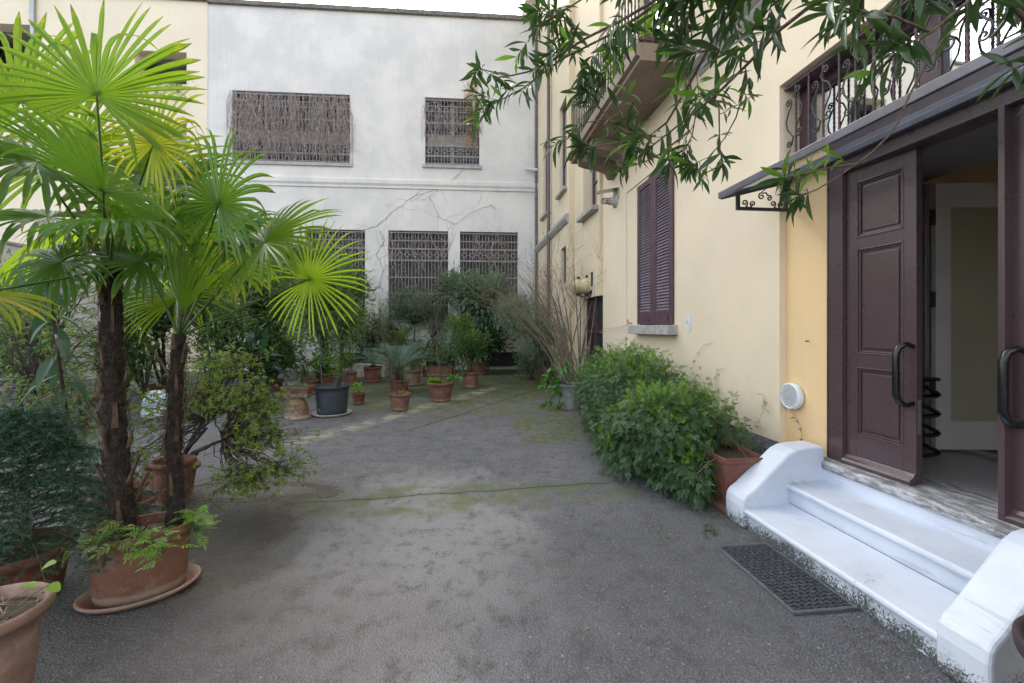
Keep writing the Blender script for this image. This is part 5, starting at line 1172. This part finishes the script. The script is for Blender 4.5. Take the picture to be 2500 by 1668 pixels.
bg_shrub('evergreen_bush', 'dark bush filling the rear wall foot between the oleanders and cycads', 900, 908, [(880, 820, 0, 50, 50, .5, 46), (1080, 850, 0, 30, 30, .4, 20)], .28, 24, L_SM3, .11, 'shrub_dk', up=.4, r0=.02, nst=6)
# planters along the rear wall
for (x0, x1, y, lab) in ((1040, 1104, 919, 'long terracotta box planter by the rear wall behind the forked sapling'), (1002, 1033, 921, 'short terracotta box planter half hidden behind the cycad')):
    Y = F*H/(y-HY); xa, xb = wpx(x0-CX, Y), wpx(x1-CX, Y); t = thing('box_planter', lab, 'planter', ((xa+xb)/2, Y+.2, 0), 'box planters by the rear wall')
    zt = planter(t, I, xa, xb, Y, Y+.32, .33, 'terra', .02); xm = (x0+x1)/2
    C = zone([(xm, 868, Y+.15, (x1-x0)/2, 26, .2, 16)]); stems('stems', ((xa+xb)/2, Y+.16, zt), C, 'bark', t, .008, 5, .2); crown_leaves('foliage', C, .2, 22, L_SM3, .12, 'shrub', t, .4)
Y = F*H/(921-HY); t = thing('stone_trough', 'pale stone trough standing by the rear wall', 'trough', (wpx(880-CX, Y), Y+.2, 0)); planter(t, I, wpx(860-CX, Y), wpx(940-CX, Y), Y, Y+.45, .42, 'stone_pale', .0)
potted('potted_shrub', 'plain terracotta pot with pale saucer just right of the cycad trunk', 'potted plant', 1007, 945, 36, 30, 34, 'terra_pale', [(1010, 890, 0, 16, 16, .15, 12)], .12, 16, L_SM3, .08, 'shrub', saucer=True, r0=.006)
potted('potted_shrub', 'broad terracotta pot of upright fresh leaves behind the dark blue tub', 'potted plant', 785, 958, 42, 36, 40, 'terra_dark', [(790, 895, 0, 22, 22, .2, 18)], .14, 18, L_OV, .11, 'jade', saucer=True, r0=.006, up=.9)
potted('potted_shrub', 'narrow terracotta pot right of the tub stake', 'potted plant', 855, 945, 26, 20, 34, 'terra', [(850, 880, 0, 16, 26, .15, 14)], .12, 18, L_SM3, .07, 'shrub_lt', r0=.006)
potted('potted_shrub', 'terracotta pot of low leaves behind the rectangular planter', 'potted plant', 748, 968, 40, 30, 36, 'terra', [(745, 900, 0, 24, 22, .15, 16)], .14, 18, L_SM3, .08, 'shrub', r0=.006)

# ---------------------------------------------------------------- right side planting
b = gnd(1335, 940); t = thing('bamboo_clump', 'slender dark bamboo clump in front of the corner downpipe', 'bamboo', (b.x, b.y, 0))
C = zone([(1290, 780, 12.2, 55, 60, .6, 60), (1340, 830, 12.2, 45, 60, .5, 46), (1240, 760, 12.4, 40, 35, .5, 26)]); m = MB(); r_ = random.Random(6)
for k in range(34):
    p0 = Vector((b.x+r_.uniform(-.35, .35), b.y+r_.uniform(-.3, .3), 0)); c = Vector(C[r_.randrange(len(C))]); m.tube(bez(p0, Vector((p0.x*.7+c.x*.3, p0.y, c.z*.7)), c, 8), np.linspace(.012, .003, 8), 5, cap=False, raw=True)
m.build('canes', 'bark', t); crown_leaves('foliage', C, .24, 30, L_NAR, .15, 'shrub_grey', t, -.1)
bx_ = gnd(1300, 925); shrub('grey_bush', 'rounded grey green bush at the foot of the rear right corner', 'shrub', (bx_.x, bx_.y, 0), None, zone([(1295, 882, bx_.y, 38, 30, .4, 70)]), .20, 34, L_SM3, .08, 'shrub_grey', 'bark', nst=6)
b = gnd(1400, 960); t = thing('bare_shrub', 'tall bare multi stemmed shrub with fine brown twigs beside the service door', 'shrub', (b.x, b.y, 0)); m = MB(); r_ = random.Random(12); ends = []
for k in range(26):
    p0 = Vector((b.x+r_.uniform(-.28, .28), b.y+r_.uniform(-.45, .45), 0)); tx = r_.uniform(-1.5, .6); d = Vector((tx*.55, r_.uniform(-.4, .4), 1.5)).normalized(); Lm = r_.uniform(2.1, 3.3)*(1-.18*max(0, -tx-.5))
    q = bez(p0, p0+d*Lm*.5+Vector((0, 0, .35)), p0+d*Lm+Vector((tx*.25, 0, .0)), 8); m.tube(q, np.linspace(.022, .009, 8), 6, cap=False, raw=True); dl = Vector(q[-1]-q[-2])
    for j in (4, 5, 6, 7): ends += twigs(m, Vector(q[j]), dl.normalized()+Vector((r_.uniform(-.9, .9), r_.uniform(-.8, .8), r_.uniform(-.2, .5))), r_.uniform(.5, 1.05), .0045, 2, r_, 4, .8, .15)
m.build('stems', 'bark_pale', t); E_n = np.array([list(e) for e in ends]); sel = rng.random(len(E_n)) < .22; Pn = E_n[sel]; leaves('withered_leaves', L_SM3, Pn, rv(len(Pn))+np.array([0, 0, -.8]), rv(len(Pn)), .045*(.6+.8*rng.random(len(Pn))), 'dry', t)
b = at(1395, 1005, 8.7); b.z = 0; t = thing('concrete_tub', 'grey concrete tub with sprawling bergenia of broad bright green leaves by the jasmine', 'potted plant', b)
zt = pot_round(t, b, .25, .20, .50, 'concrete_pot', .05, .01)
m = MB(); P, D = [], []
for (x, y) in ((1335, 915), (1350, 900), (1375, 905), (1345, 945), (1365, 960), (1340, 985), (1360, 1000), (1385, 890), (1400, 915), (1330, 935), (1360, 930)):
    e = at(x, y, 8.5); m.tube(bez(Vector((b.x, b.y, zt)), Vector(((b.x+e.x)/2, b.y, zt+.1)), e, 6), .008, 5, raw=True)
    for _ in range(7): P.append(Vector(e)+Vector(rng.normal(size=3)*.035)); D.append(rv(1)[0]+np.array([-.3, -.3, .2]))
m.build('stems', 'bark_dark', t); leaves('foliage', L_OV, P, D, rv(len(P))*.6+np.array([0, -.4, .7]), .125*(.7+.6*rng.random(len(P))), 'jade', t)
for (x, y, r, h, lab) in ((1333, 935, .13, .28, 'small orange terracotta pot in front of the bamboo'), (1318, 930, .12, .12, 'low dark terracotta pot left of the small orange pot')):
    b = gnd(x, y); t = thing('small_pot', lab, 'pot', b); pot_round(t, b, r, r*.75, h, 'terra')
# jasmine over long planters
def jasmine(label, u0, u1, blobs, n, seed, show=True, h=.50):
    c = R((u0+u1)/2, 2.45, 0); t = thing('jasmine_planter', label, 'climbing plant', c); planter(t, R, u0, u1, 2.26, 2.66, h, 'terra_dark', .02)
    P, D, N_ = [], [], []; tot = sum(b_[6] for b_ in blobs)
    for (u, v, z, ru, rv_, rz, wgt) in blobs:
        k = int(n*wgt/tot); d = rv(k); d = d[(d[:, 2] > -.75)]; rad = 1-.42*rng.random(len(d))**1.4+.05*rng.normal(size=len(d))
        bump = np.array([noise.noise(Vector((q[0]*2.3+u, q[1]*2.3+v, q[2]*2.3+seed)))*.52+noise.noise(Vector((q[0]*6+u, q[1]*6, q[2]*6+seed)))*.13 for q in d]); rad = rad*(1+bump)
        q = d*rad[:, None]*np.array([ru, rv_, rz])+np.array([u, v, z]); keep = (q[:, 2] > .03) & (q[:, 1] < VA-.05); q = q[keep]; dd_ = d[keep]
        W = np.stack([-sA*q[:, 0]+cA*q[:, 1], cA*q[:, 0]+sA*q[:, 1], q[:, 2]], 1); dw = np.stack([-sA*dd_[:, 0]+cA*dd_[:, 1], cA*dd_[:, 0]+sA*dd_[:, 1], dd_[:, 2]], 1)
        P.append(W); o = rng.normal(size=W.shape)*.45; D.append(dw*.55+o+np.array([0, 0, -.55])); N_.append(dw+rng.normal(size=W.shape)*.35+np.array([0, 0, .5]))
    P, D, N_ = map(np.concatenate, (P, D, N_)); top = (N_[:, 2] > 1.1) & (rng.random(len(P)) < .6)
    leaves('foliage', PIN, P[~top], D[~top], N_[~top], .078*(.65+.7*rng.random((~top).sum())), 'jasmine', t)
    D[top, 2] += .75; leaves('young_foliage', PIN, P[top], D[top], N_[top], .07*(.6+.7*rng.random(top.sum())), 'jasmine_lt', t)
    m = MB(); r_ = random.Random(seed); cs = [Vector(R(r_.uniform(u0+.05, u1-.05), r_.uniform(2.3, 2.6), h-.06)) for _ in range(26)]
    for k in range(170): p = Vector(P[r_.randrange(len(P))]); q = min(cs, key=lambda s_: (s_-p).length+r_.random()*.5); m.tube(jit(bez(q, (q+p)/2+Vector((0, 0, r_.uniform(.05, .3))), p, 7), .015), .0028, 4, cap=False, raw=True)
    m.build('runners', 'bark_pale', t); return t
uE = U(1770, 2.26)
jasmine('bushy jasmine with dense green leaflets spilling over a terracotta planter beside the steps', uE, uE+1.0, [(uE+.80, 2.28, .60, .50, .56, .40, 3), (uE+1.0, 2.10, .56, .55, .50, .46, 2.8), (uE+.62, 2.12, .30, .36, .26, .30, 1.1), (uE+.36, 2.13, .28, .30, .20, .28, .8), (uE+1.2, 1.82, .28, .42, .28, .26, 1.2)], 12500, 21)
jasmine('darker jasmine hedge on the planter farther along the wall', uE+1.35, uE+3.2, [(uE+2.15, 2.40, .80, .72, .62, .54, 3), (uE+3.1, 2.45, .78, .95, .58, .55, 3), (uE+2.2, 2.0, .35, .8, .30, .36, 1.2), (uE+3.7, 2.4, .60, .6, .55, .42, 1)], 12500, 33)
# stray jasmine runners on the wall and over the asphalt
def runner(label, pts, n, ln=.05, mat='jasmine', parent=None, wob=.012):
    t = parent or thing('vine_runner', label, 'vine', pts[0]); P = np.array([list(p) for p in pts]); k = len(P); tt = np.linspace(0, k-1, 40); q = np.stack([np.interp(tt, range(k), P[:, i]) for i in range(3)], 1)+rng.normal(size=(40, 3))*wob*.35
    m = MB(); m.tube(q, .0016, 3, cap=False, raw=True); m.build('stem', 'bark_pale', t); i = rng.integers(0, 40, n); leaves('foliage', PIN, q[i], rv(n)+np.array([0, 0, .1]), rv(n)*.5+np.array([0, -.3, .8]), ln*(.6+.7*rng.random(n)), mat, t)
wl_ = lambda x, y: Vector(R(U(x, VA-.03), VA-.03, ZV(x, y, VA-.03)))
runner('thin jasmine runner climbing the ochre strip below the round vent', [Vector(R(U(x, VP_-.0), VP_-.005, ZV(x, y, VP_))) for x, y in ((1960, 1080), (1958, 1050), (1945, 1020), (1930, 1000), (1925, 988))], 12)
runner('jasmine shoots reaching up the cream wall right of the hedge', [wl_(1850, 1050), wl_(1855, 1020), wl_(1870, 990), wl_(1862, 960)], 14, .06, 'jasmine_lt')
runner('wispy jasmine shoot against the cream wall above the hedge', [wl_(1755, 960), wl_(1745, 930), wl_(1750, 905), wl_(1765, 898)], 12, .05, 'jasmine_lt')
runner('dry curling tendril on the cream wall under the paint patch', [wl_(1690, 900), wl_(1700, 865), wl_(1715, 845), wl_(1740, 838)], 4, .04)
gp = lambda x, y: gnd(x, y, .015)
runner('long jasmine runner trailing over the asphalt towards the doormat', [gp(1535, 1215), gp(1580, 1265), gp(1620, 1310), gp(1655, 1350), gp(1667, 1378)], 14)
runner('jasmine runner lying on the asphalt in front of the hedge', [gp(1440, 1180), gp(1475, 1150), gp(1530, 1160), gp(1560, 1195)], 26, .06)
weedt = thing('weed_tuft', 'small weed tuft growing from the asphalt near the corner of the steps', 'weed', gnd(1728, 1292)); weeds(weedt, [gnd(1728, 1292, .02)], .035, 16, 'jasmine', .06)
weedt = thing('weed_tuft', 'weeds growing along the plinth behind the near planter', 'weed', R(U(1850, 3.0), 3.0, 0)); weeds(weedt, [R(U(1850, 3.0)+k*.12, 3.03, .25+.1*(k % 2)) for k in range(-2, 6)], .07, 22, 'jasmine', .05)

# ---------------------------------------------------------------- dead creeper on the grilles
def creeper(label, h, n, dens_top=True, L=(1.2, 2.6), dry=0, cat='dead creeper', mat='vine'):
    a0, a1, z0, z1 = h; t = thing('dead_creeper', label, cat, Bf((a0+a1)/2, -.1, z1), 'dead creepers on the barred windows'); m = MB(Bf); r_ = random.Random(int(a0*100))
    for k in range(n):
        a = r_.uniform(a0-.05, a1+.05); z = z1-abs(r_.gauss(0, .25)); l = r_.uniform(*L); N = 12; pts = []; da = 0; d = -.06-.08*r_.random()
        for i in range(N):
            pts.append((a, d+r_.uniform(-.02, .02), max(z0+.02, z))); da = da*.6+r_.gauss(0, .045); a = min(max(a+da, a0-.12), a1+.12); z -= l/N*r_.uniform(.5, 1.4)
        m.tube(pts, r_.choice([.004, .006, .006, .009]), 3, cap=False)
        if k % 3 == 0:
            p = pts[r_.randint(2, 8)]; m.tube([p, (p[0]+r_.gauss(0, .12), p[1]-.05, p[2]+r_.gauss(0, .1)), (p[0]+r_.gauss(0, .25), p[1]-.03, p[2]+r_.gauss(0, .15))], .004, 3, cap=False)
    m.build('stems', mat, t)
    if dry:
        P = [];
        for k in range(dry):
            aa = r_.uniform(0, 1); P.append(Bf(a0+.25+r_.gauss(0, .14)+.12*aa, -.14+r_.uniform(-.05, .05), z1+.75-r_.random()*2.7))
        P = np.array(P); leaves('withered_leaves', L_SM3, P, rv(len(P))+np.array([0, 0, -.8]), rv(len(P)), .085*(.6+.7*rng.random(len(P))), 'dry', t)
creeper('thick curtain of bare pale creeper stems hanging over the wide upper window', uph[1], 330, L=(1.6, 3.0))
creeper('thin creeper with a trail of brown withered leaves on the smaller upper window', uph[0], 46, dry=620, L=(.8, 2.2))
creeper('bare creeper stems on the barred ground floor window nearest the right corner', holes[0], 14, L=(.5, 1.6)); creeper('bare creeper stems on the middle barred ground floor window', holes[1], 30, L=(.8, 2.4)); creeper('creeper stems on the barred ground floor window behind the lime palm leaf', holes[2], 30, L=(.6, 2.2))
def wallvine(label, px, r=.007, n=5):
    t = thing('wall_creeper', label, 'dead creeper', Bf(*( [BA(*px[0])[0], -.02, BA(*px[0])[1]] )), 'bare creeper strands on the white wall'); m = MB(Bf); r_ = random.Random(px[0][0])
    Q = []
    for (x0, y0), (x1, y1) in zip(px, px[1:]):
        for k in range(6): s_ = k/6; a, z = BA(x0+(x1-x0)*s_+r_.gauss(0, 1.2), y0+(y1-y0)*s_+r_.gauss(0, 1.2)); Q.append((a, -.015, z))
    m.tube(Q, r, 4, cap=False)
    for k in range(n*3):
        p = Q[r_.randrange(len(Q))]; q = [p]; aa, zz = p[0], p[2]; da, dz = r_.gauss(0, .07), r_.gauss(-.02, .07)
        for i in range(5): aa += da+r_.gauss(0, .03); zz += dz+r_.gauss(0, .03); q.append((aa, -.012, zz))
        m.tube(q, r*.45, 3, cap=False)
    m.build('strand', 'vine', t)
wallvine('long bare creeper strand climbing diagonally below the belt course', [(850, 572), (920, 552), (960, 515), (1010, 480), (1060, 465), (1100, 440), (1140, 410)], .008, 6)
wallvine('curving bare creeper strand above the right hand barred windows', [(1050, 480), (1070, 530), (1110, 548), (1150, 520), (1195, 502), (1215, 515)], .006, 5)
wallvine('creeper strand on the wall pier between the ground floor windows', [(925, 700), (935, 660), (920, 620), (938, 590), (928, 560)], .009, 6)
wallvine('fine creeper traces just under the belt course at the right', [(1150, 460), (1190, 462), (1230, 470), (1275, 462)], .004, 7)
# weeds on the roof edge
t = thing('roof_weeds', 'wispy bare weeds growing along the roof edge of the white building', 'weeds', Bf(BA(1030, 40)[0], 0, zRoof+.15)); m = MB(); r_ = random.Random(2)
for x in (1005, 1020, 1035, 1048, 1060, 1095, 1130, 1240, 1262, 1275):
    p = Vector(Bf(BA(x, 40)[0], .05, zRoof+.15)); twigs(m, p, (r_.uniform(-.4, .4), -.2, 1), r_.uniform(.3, .75), .008, 2, r_, 3, .6, .1)
m.build('stems', 'bark_dark', t)

# ---------------------------------------------------------------- overhanging oleander (rooted in the tub at the lower right corner)
OB = Vector((2.10, 1.40, 0)); OT = thing('overhanging_oleander', 'large oleander with long dark leaves arching across the top from a dark tub', 'tree', OB)
pot_round(OT, OB, .30, .21, .52, 'tub', .06, .02, n=48)
def Yx(x): return 1.55+max(0, (2050-x))*.0021
brs = [
 ([(2700, 250), (2400, -60), (2160, -80), (1985, 10), (1900, 76), (1829, 153), (1749, 231), (1700, 272), (1600, 350), (1560, 385)], .009),
 ([(2500, -150), (2100, -160), (1830, -50), (1745, 90), (1686, 200), (1628, 299), (1587, 331), (1530, 322), (1490, 292), (1447, 246), (1422, 211)], .008),
 ([(2400, -200), (1900, -120), (1700, -30), (1602, 0), (1510, 54), (1433, 92), (1379, 126), (1333, 157), (1287, 176), (1242, 186), (1203, 176), (1157, 165)], .009),
 ([(2300, -180), (1700, -60), (1560, 40), (1483, 88), (1376, 142), (1318, 184), (1280, 214), (1222, 245), (1180, 268)], .008),
 ([(1600, 331), (1520, 347), (1460, 357), (1403, 361)], .005), ([(1676, 326), (1610, 377), (1575, 395), (1500, 420)], .0045),
 ([(1755, 253), (1757, 356), (1762, 395), (1766, 433)], .003), ([(1830, 190), (1816, 222), (1797, 287), (1770, 337), (1732, 383), (1663, 414)], .0035),
 ([(1700, 272), (1690, 330), (1670, 370), (1640, 400)], .003),
 ([(2650, 60), (2480, -60), (2414, 0), (2358, 38), (2310, 90), (2272, 134), (2243, 191), (2222, 230), (2192, 298), (2176, 325), (2130, 371), (2089, 401), (2051, 429), (1994, 463), (1951, 480), (1925, 492)], .0045),
 ([(2089, 401), (2030, 408), (1960, 425), (1915, 435), (1875, 440)], .003),
 ([(2550, -120), (2450, -60), (2368, 0), (2272, 80), (2234, 63), (2182, 40), (2140, 34), (2060, 20), (1990, 40)], .0055), ([(2272, 80), (2200, 115), (2161, 132)], .004),
 ([(2400, -190), (2150, -120), (1950, -60), (1800, -20), (1700, 10), (1650, 60)], .006),
 ([(1900, -90), (1650, -60), (1450, -20), (1370, 30), (1320, 60), (1290, 90)], .006),
 ([(1440, 90), (1400, 60), (1340, 40), (1300, 20)], .004), ([(1560, 40), (1540, 110), (1500, 160), (1450, 200)], .004),
 ([(1480, 290), (1430, 300), (1400, 320), (1380, 345)], .003), ([(1829, 153), (1740, 120), (1680, 130), (1640, 100)], .004),
 ([(2500, -100), (2420, -30), (2470, 20), (2500, 60)], .004), ([(2350, -60), (2400, -10), (2460, -20)], .004)]
m = MB(); nodes = []; rO = random.Random(31)
for bi, (pl, r) in enumerate(brs):
    off = .12*math.sin(bi*2.1)
    if bi in (4, 5, 7, 8, 6, 17): off = .12*math.sin((0 if bi in (5, 7, 8, 6) else 1)*2.1)
    if bi == 10 : off = .12*math.sin(9*2.1)
    if bi == 12: off = .12*math.sin(11*2.1)
    W3 = [at(x, y, Yx(x)+off) for (x, y) in pl]
    if r >= .0044 and bi in (0, 1, 2, 3, 9, 11, 13): W3 = [Vector((2.25, .9, 3.0+.05*bi))]+W3
    m.tube(W3, np.linspace(r*1.3, r*.45, len(W3)), 7, raw=True)
    for j in range(len(W3)-1):
        L = (W3[j+1]-W3[j]).length; kk = max(1, int(L/.05))
        for k in range(kk): nodes.append((W3[j].lerp(W3[j+1], k/kk), (W3[j+1]-W3[j]).normalized(), (j+k/kk)/(len(W3)-1), bi, j))
m.tube([OB+Vector((0, 0, .48)), OB+Vector((.10, -.1, 1.5)), Vector((2.25, 1.0, 2.4)), Vector((2.27, .92, 3.1))], [.04, .035, .028, .02], 9, raw=True)
m.tube([OB+Vector((-.05, 0, .48)), OB+Vector((.15, -.25, 1.6)), Vector((2.3, .75, 2.6)), Vector((2.25, .88, 3.3))], [.03, .028, .024, .018], 9, raw=True)
P, D, N_, S = [], [], [], []; P2, D2, N2, S2 = [], [], [], []; tw = MB()
def whorl(p, d, ln, k=3, tgt=0, droop=.25):
    d = Vector(d).normalized(); a0 = rO.random()*6.28; u_ = d.orthogonal().normalized(); v_ = d.cross(u_)
    for i in range(k):
        a = a0+i*2*math.pi/k; s_ = u_*math.cos(a)+v_*math.sin(a); dr = (d*rO.uniform(.35, .9)+s_*.8+Vector((0, 0, -droop*rO.uniform(-1.0, 2.2)))).normalized(); nn = Vector((0, 0, 1))*.7+d*.5+Vector((rO.gauss(0, .3), rO.gauss(0, .3), 0))
        L_ = ln*rO.uniform(.65, 1.15); T_ = (P2, D2, N2, S2) if tgt else (P, D, N_, S)
        T_[0].append(tuple(p)); T_[1].append(tuple(dr)); T_[2].append(tuple(nn)); T_[3].append(L_)
sparse = {9: .10, 10: .55, 6: .35, 7: .4, 12: .3, 8: .6}
for (p, d, t_, bi, j) in nodes:
    sx = (p.x/p.y)*F+CX; sy = HY-(p.z-H)/p.y*F
    if sx > 2650 or sy < -150: continue
    dens = sparse.get(bi, .36+.30*t_)
    if bi == 9 and t_ > .9: dens = .9
    if bi == 11: dens = .35
    if rO.random() < dens*.85:
        if bi == 9 and t_ < .9: whorl(p, d, .10, 1, 1, .6); continue
        # side twig with whorls
        sd = (d*.7+Vector((rO.gauss(0, .6), rO.gauss(0, .5), rO.gauss(-.05, .55)))).normalized(); L_ = rO.uniform(.07, .24)*(.55 if bi in (6, 7, 8, 10, 5) else 1); small = bi in (6, 7, 8, 10, 5)
        e = p+sd*L_; tw.tube(bez(p, (p+e)/2+Vector((0, 0, -.01)), e, 5), np.linspace(.0024, .0013, 5), 4, cap=False, raw=True)
        nw = 2 if small else 3
        for k in range(nw): whorl(p.lerp(e, .45+.55*k/(nw-1)), sd, (.080 if small else .145), 3, 1 if (rO.random() < (.5 if small else .12)) else 0, .3)
    elif rO.random() < dens*.30: whorl(p, d, .12, rO.choice([2, 3]), 0, .5)
for bi, (pl, r) in enumerate(brs):
    if bi in (6,): pass
    e = [n_ for n_ in nodes if n_[3] == bi][-1]; whorl(e[0], e[1], .11, 4, 1 if bi in (6, 7, 10) else 0); whorl(e[0]-e[1]*.02, e[1], .12, 3); whorl(e[0]-e[1]*.045, e[1], .12, 3)
m.build('branches', 'bark', OT); tw.build('twigs', 'bark', OT)
leaves('foliage', L_OLE, P, D, N_, S, 'oleander', OT); leaves('young_foliage', L_OLE, P2, D2, N2, S2, 'oleander_lt', OT)
big = [(1745, 150, (.25, -1.0), .17), (1838, 100, (.5, -1), .17), (1820, 165, (.05, -1), .14), (1800, 110, (-.15, -1), .13), (1545, 325, (-.1, -1), .19), (1560, 300, (-.25, -1), .2), (1625, 300, (.3, -1), .15), (1890, 60, (.45, -1), .16), (1900, 40, (.1, -1), .15), (1615, 330, (.15, -1), .13), (1650, 260, (.35, -1), .16)]
leaves('hanging_leaves', L_OLE, [at(x, y, Yx(x)+.10) for x, y, d, l in big], [(d[0], .15, d[1]) for x, y, d, l in big], [(.2, -1, .3)]*len(big), [l*(Yx(x)+.1)/1.95 for x, y, d, l in big], 'oleander', OT)

# ---------------------------------------------------------------- balcony plants
def balpot(label, u, v, r, h, lm, tpl, ln, mat='terra_dark', ch=.3):
    c = Vector(R(u, v, zbl+.222)); t = thing('balcony_pot', label, 'potted plant', c, 'plants on the balcony'); zt = pot_round(t, c, r, r*.75, h, mat); C = clumps((c.x, c.y, zt+ch*.7), (r*1.3, r*1.3, ch*.7), 22); stems('stems', (c.x, c.y, zt), C, 'bark', t, .008, 4, .03); crown_leaves('foliage', C, .10, 20, tpl, ln, lm, t, .5)
balpot('succulent bush in a dark red pot at the near end of the balcony', ub0+.55, vb0+.35, .20, .34, 'limegrass', L_OV, .05)
balpot('jade plant in a terracotta pot midway along the balcony', ub0+1.5, vb0+.35, .18, .26, 'limegrass', L_OV, .05); balpot('leafy green pot at the far end of the balcony', ub1-.5, vb0+.3, .16, .22, 'shrub_lt', L_SM3, .07)
balpot('low leafy pot toward the far end of the balcony', ub1-1.3, vb0+.3, .16, .22, 'shrub', L_SM3, .07)
for q, lab in ((log, 'trailing rosemary on the ledge of the upper loggia of the annex'), (log2, 'dark shrub on the ledge of the left loggia of the annex')):
    c = Vector(Bf((q[0]+q[1])/2, .1, q[2])); t = thing('loggia_plant', lab, 'plant', c); C = clumps((c.x, c.y-.1, c.z-.15), (1.1, .3, .35), 40); stems('stems', (c.x, c.y, c.z), C, 'bark', t, .01, 5, .4); crown_leaves('foliage', C, .25, 26, L_NAR, .12, 'shrub', t, -.1)

# ---------------------------------------------------------------- things half hidden at the left
bb = at(150, 1030, 6.4); bb.z = 0
bk_ = thing('bicycle', 'old bicycle with chrome handlebar and rusty mudguard parked behind the left shrubs', 'bicycle', bb)
def ring_pts(c, r, ax, n=28, a0=0, a1=2*math.pi): return [Vector(c)+Vector((ax[0]*r*math.cos(a0+(a1-a0)*k/n), ax[1]*r*math.cos(a0+(a1-a0)*k/n), r*math.sin(a0+(a1-a0)*k/n))) for k in range(n+1)]
ax = Vector((.94, .34, 0)); w1 = bb+Vector((0, 0, .34)); w0 = w1-ax*1.05
for w in (w0, w1):
    m = MB(); m.tube(ring_pts(w, .32, ax), .018, 8, cap=False, raw=True); wh = m.build('wheel', 'rubber', bk_); m = MB()
    for k in range(18): a = k*math.pi/9; m.tube([w, w+ax*.30*math.cos(a)+Vector((0, 0, .30*math.sin(a)))], .0016, 3, raw=True)
    m.tube([w-Vector((-.34, .94, 0))*.04, w+Vector((-.34, .94, 0))*.04], .02, 8, raw=True); m.build('spokes', 'alu', wh)
    m = MB(); m.tube(ring_pts(w, .355, ax, 14, .1, 2.9), .014, 5, raw=True); m.build('mudguard', 'terra_dark', bk_)
m = MB(); hd = w1-ax*.16+Vector((0, 0, .52)); bbk = w1-ax*.58+Vector((0, 0, -.05)); st_ = w1-ax*.72+Vector((0, 0, .48))
for p, q in ((w1, hd), (hd, bbk), (bbk, st_), (st_, hd-Vector((0, 0, .08))), (st_, w0), (bbk, w0)): m.tube([p, q], .014, 8, raw=True)
m.build('frame', 'brown_frame', bk_); m = MB(); sd_ = Vector((-.34, .94, 0)); m.tube([hd, hd+Vector((0, 0, .15))], .012, 6, raw=True); m.tube([hd+Vector((0, 0, .15))+sd_*.28-ax*.12, hd+Vector((0, 0, .17))+sd_*.15, hd+Vector((0, 0, .15)), hd+Vector((0, 0, .17))-sd_*.15, hd+Vector((0, 0, .15))-sd_*.28-ax*.12], .011, 6, raw=True); m.build('handlebar', 'alu', bk_)
m = MB(); m.lathe([(.001, .05), (.06, .05), (.11, .02), (.10, 0), (.001, 0)], st_+Vector((0, 0, .04)), 14, 1.3, .7, .35); m.build('saddle', 'rubber', bk_)
b = gnd(210, 1045); t = thing('pedestal_bowl', 'wide shallow terracotta bowl on a slim foot behind the tall palm trunk', 'bowl', b)
m = MB(); m.lathe([(.001, 0), (.14, 0), (.15, .03), (.07, .06), (.055, .30), (.10, .36), (.30, .50), (.33, .53), (.33, .56), (.30, .56), (.26, .50), (.001, .46)], b, 32); m.build('bowl', 'terra', t)
b = gnd(385, 1015); t = thing('covered_scooter', 'pale blue and white tarpaulin bundle seen between the palm trunks', 'bundle', b)
m = MB(); vs = []; n = 26; rows = 12
for i in range(rows+1):
    for k in range(n): a = 2*math.pi*k/n; f = math.cos(i/rows*math.pi/2)**.55; nz = 1+.16*noise.noise(Vector((math.cos(a)*2, math.sin(a)*2, i*.5))); vs.append((b.x+.26*f*nz*math.cos(a), b.y+.2*f*nz*math.sin(a), .45*math.sin(i/rows*math.pi/2)*(1+.05*nz)))
m.add(vs, [(i*n+k, i*n+(k+1) % n, (i+1)*n+(k+1) % n, (i+1)*n+k) for i in range(rows) for k in range(n)], True); m.build('cover', 'fabric_blue', t)
# leaf litter gathered under the hedge and along the wall foot
n = 420; k_ = rng.integers(0, 3, n); uu_ = np.where(k_ == 0, rng.normal(uE+.9, .8, n), np.where(k_ == 1, rng.uniform(uE+1, 11, n), rng.uniform(1.9, 3.6, n))); vv_ = np.where(k_ == 0, 1.75+rng.normal(size=n)*.22, np.where(k_ == 1, 2.0+rng.normal(size=n)*.35, 2.24-np.abs(rng.normal(size=n))*.10))
P = np.stack([-sA*uu_+cA*vv_, cA*uu_+sA*vv_, np.full(n, .007)], 1); o = leaves('leaf_litter', L_SM3, P, rng.normal(size=(n, 3))*np.array([1, 1, .1]), np.tile([0., 0., 1.], (n, 1))+rng.normal(size=(n, 3))*.25, .026*(.4+.9*rng.random(n)), 'litter', None); tag(o, kind='stuff')
# fallen leaves and pebbles on the asphalt
n = 70; X_ = rng.uniform(-3.5, 2.2, n); Y_ = rng.uniform(2.2, 9, n)
P = np.stack([X_, Y_, np.full(n, .006)], 1); D = rng.normal(size=(n, 3))*np.array([1, 1, .08]); o = leaves('fallen_leaves', L_SM3, P, D, np.tile([0., 0., 1.], (n, 1))+rng.normal(size=(n, 3))*.15, .03*(.5+.9*rng.random(n)), 'dry', None); tag(o, kind='stuff')
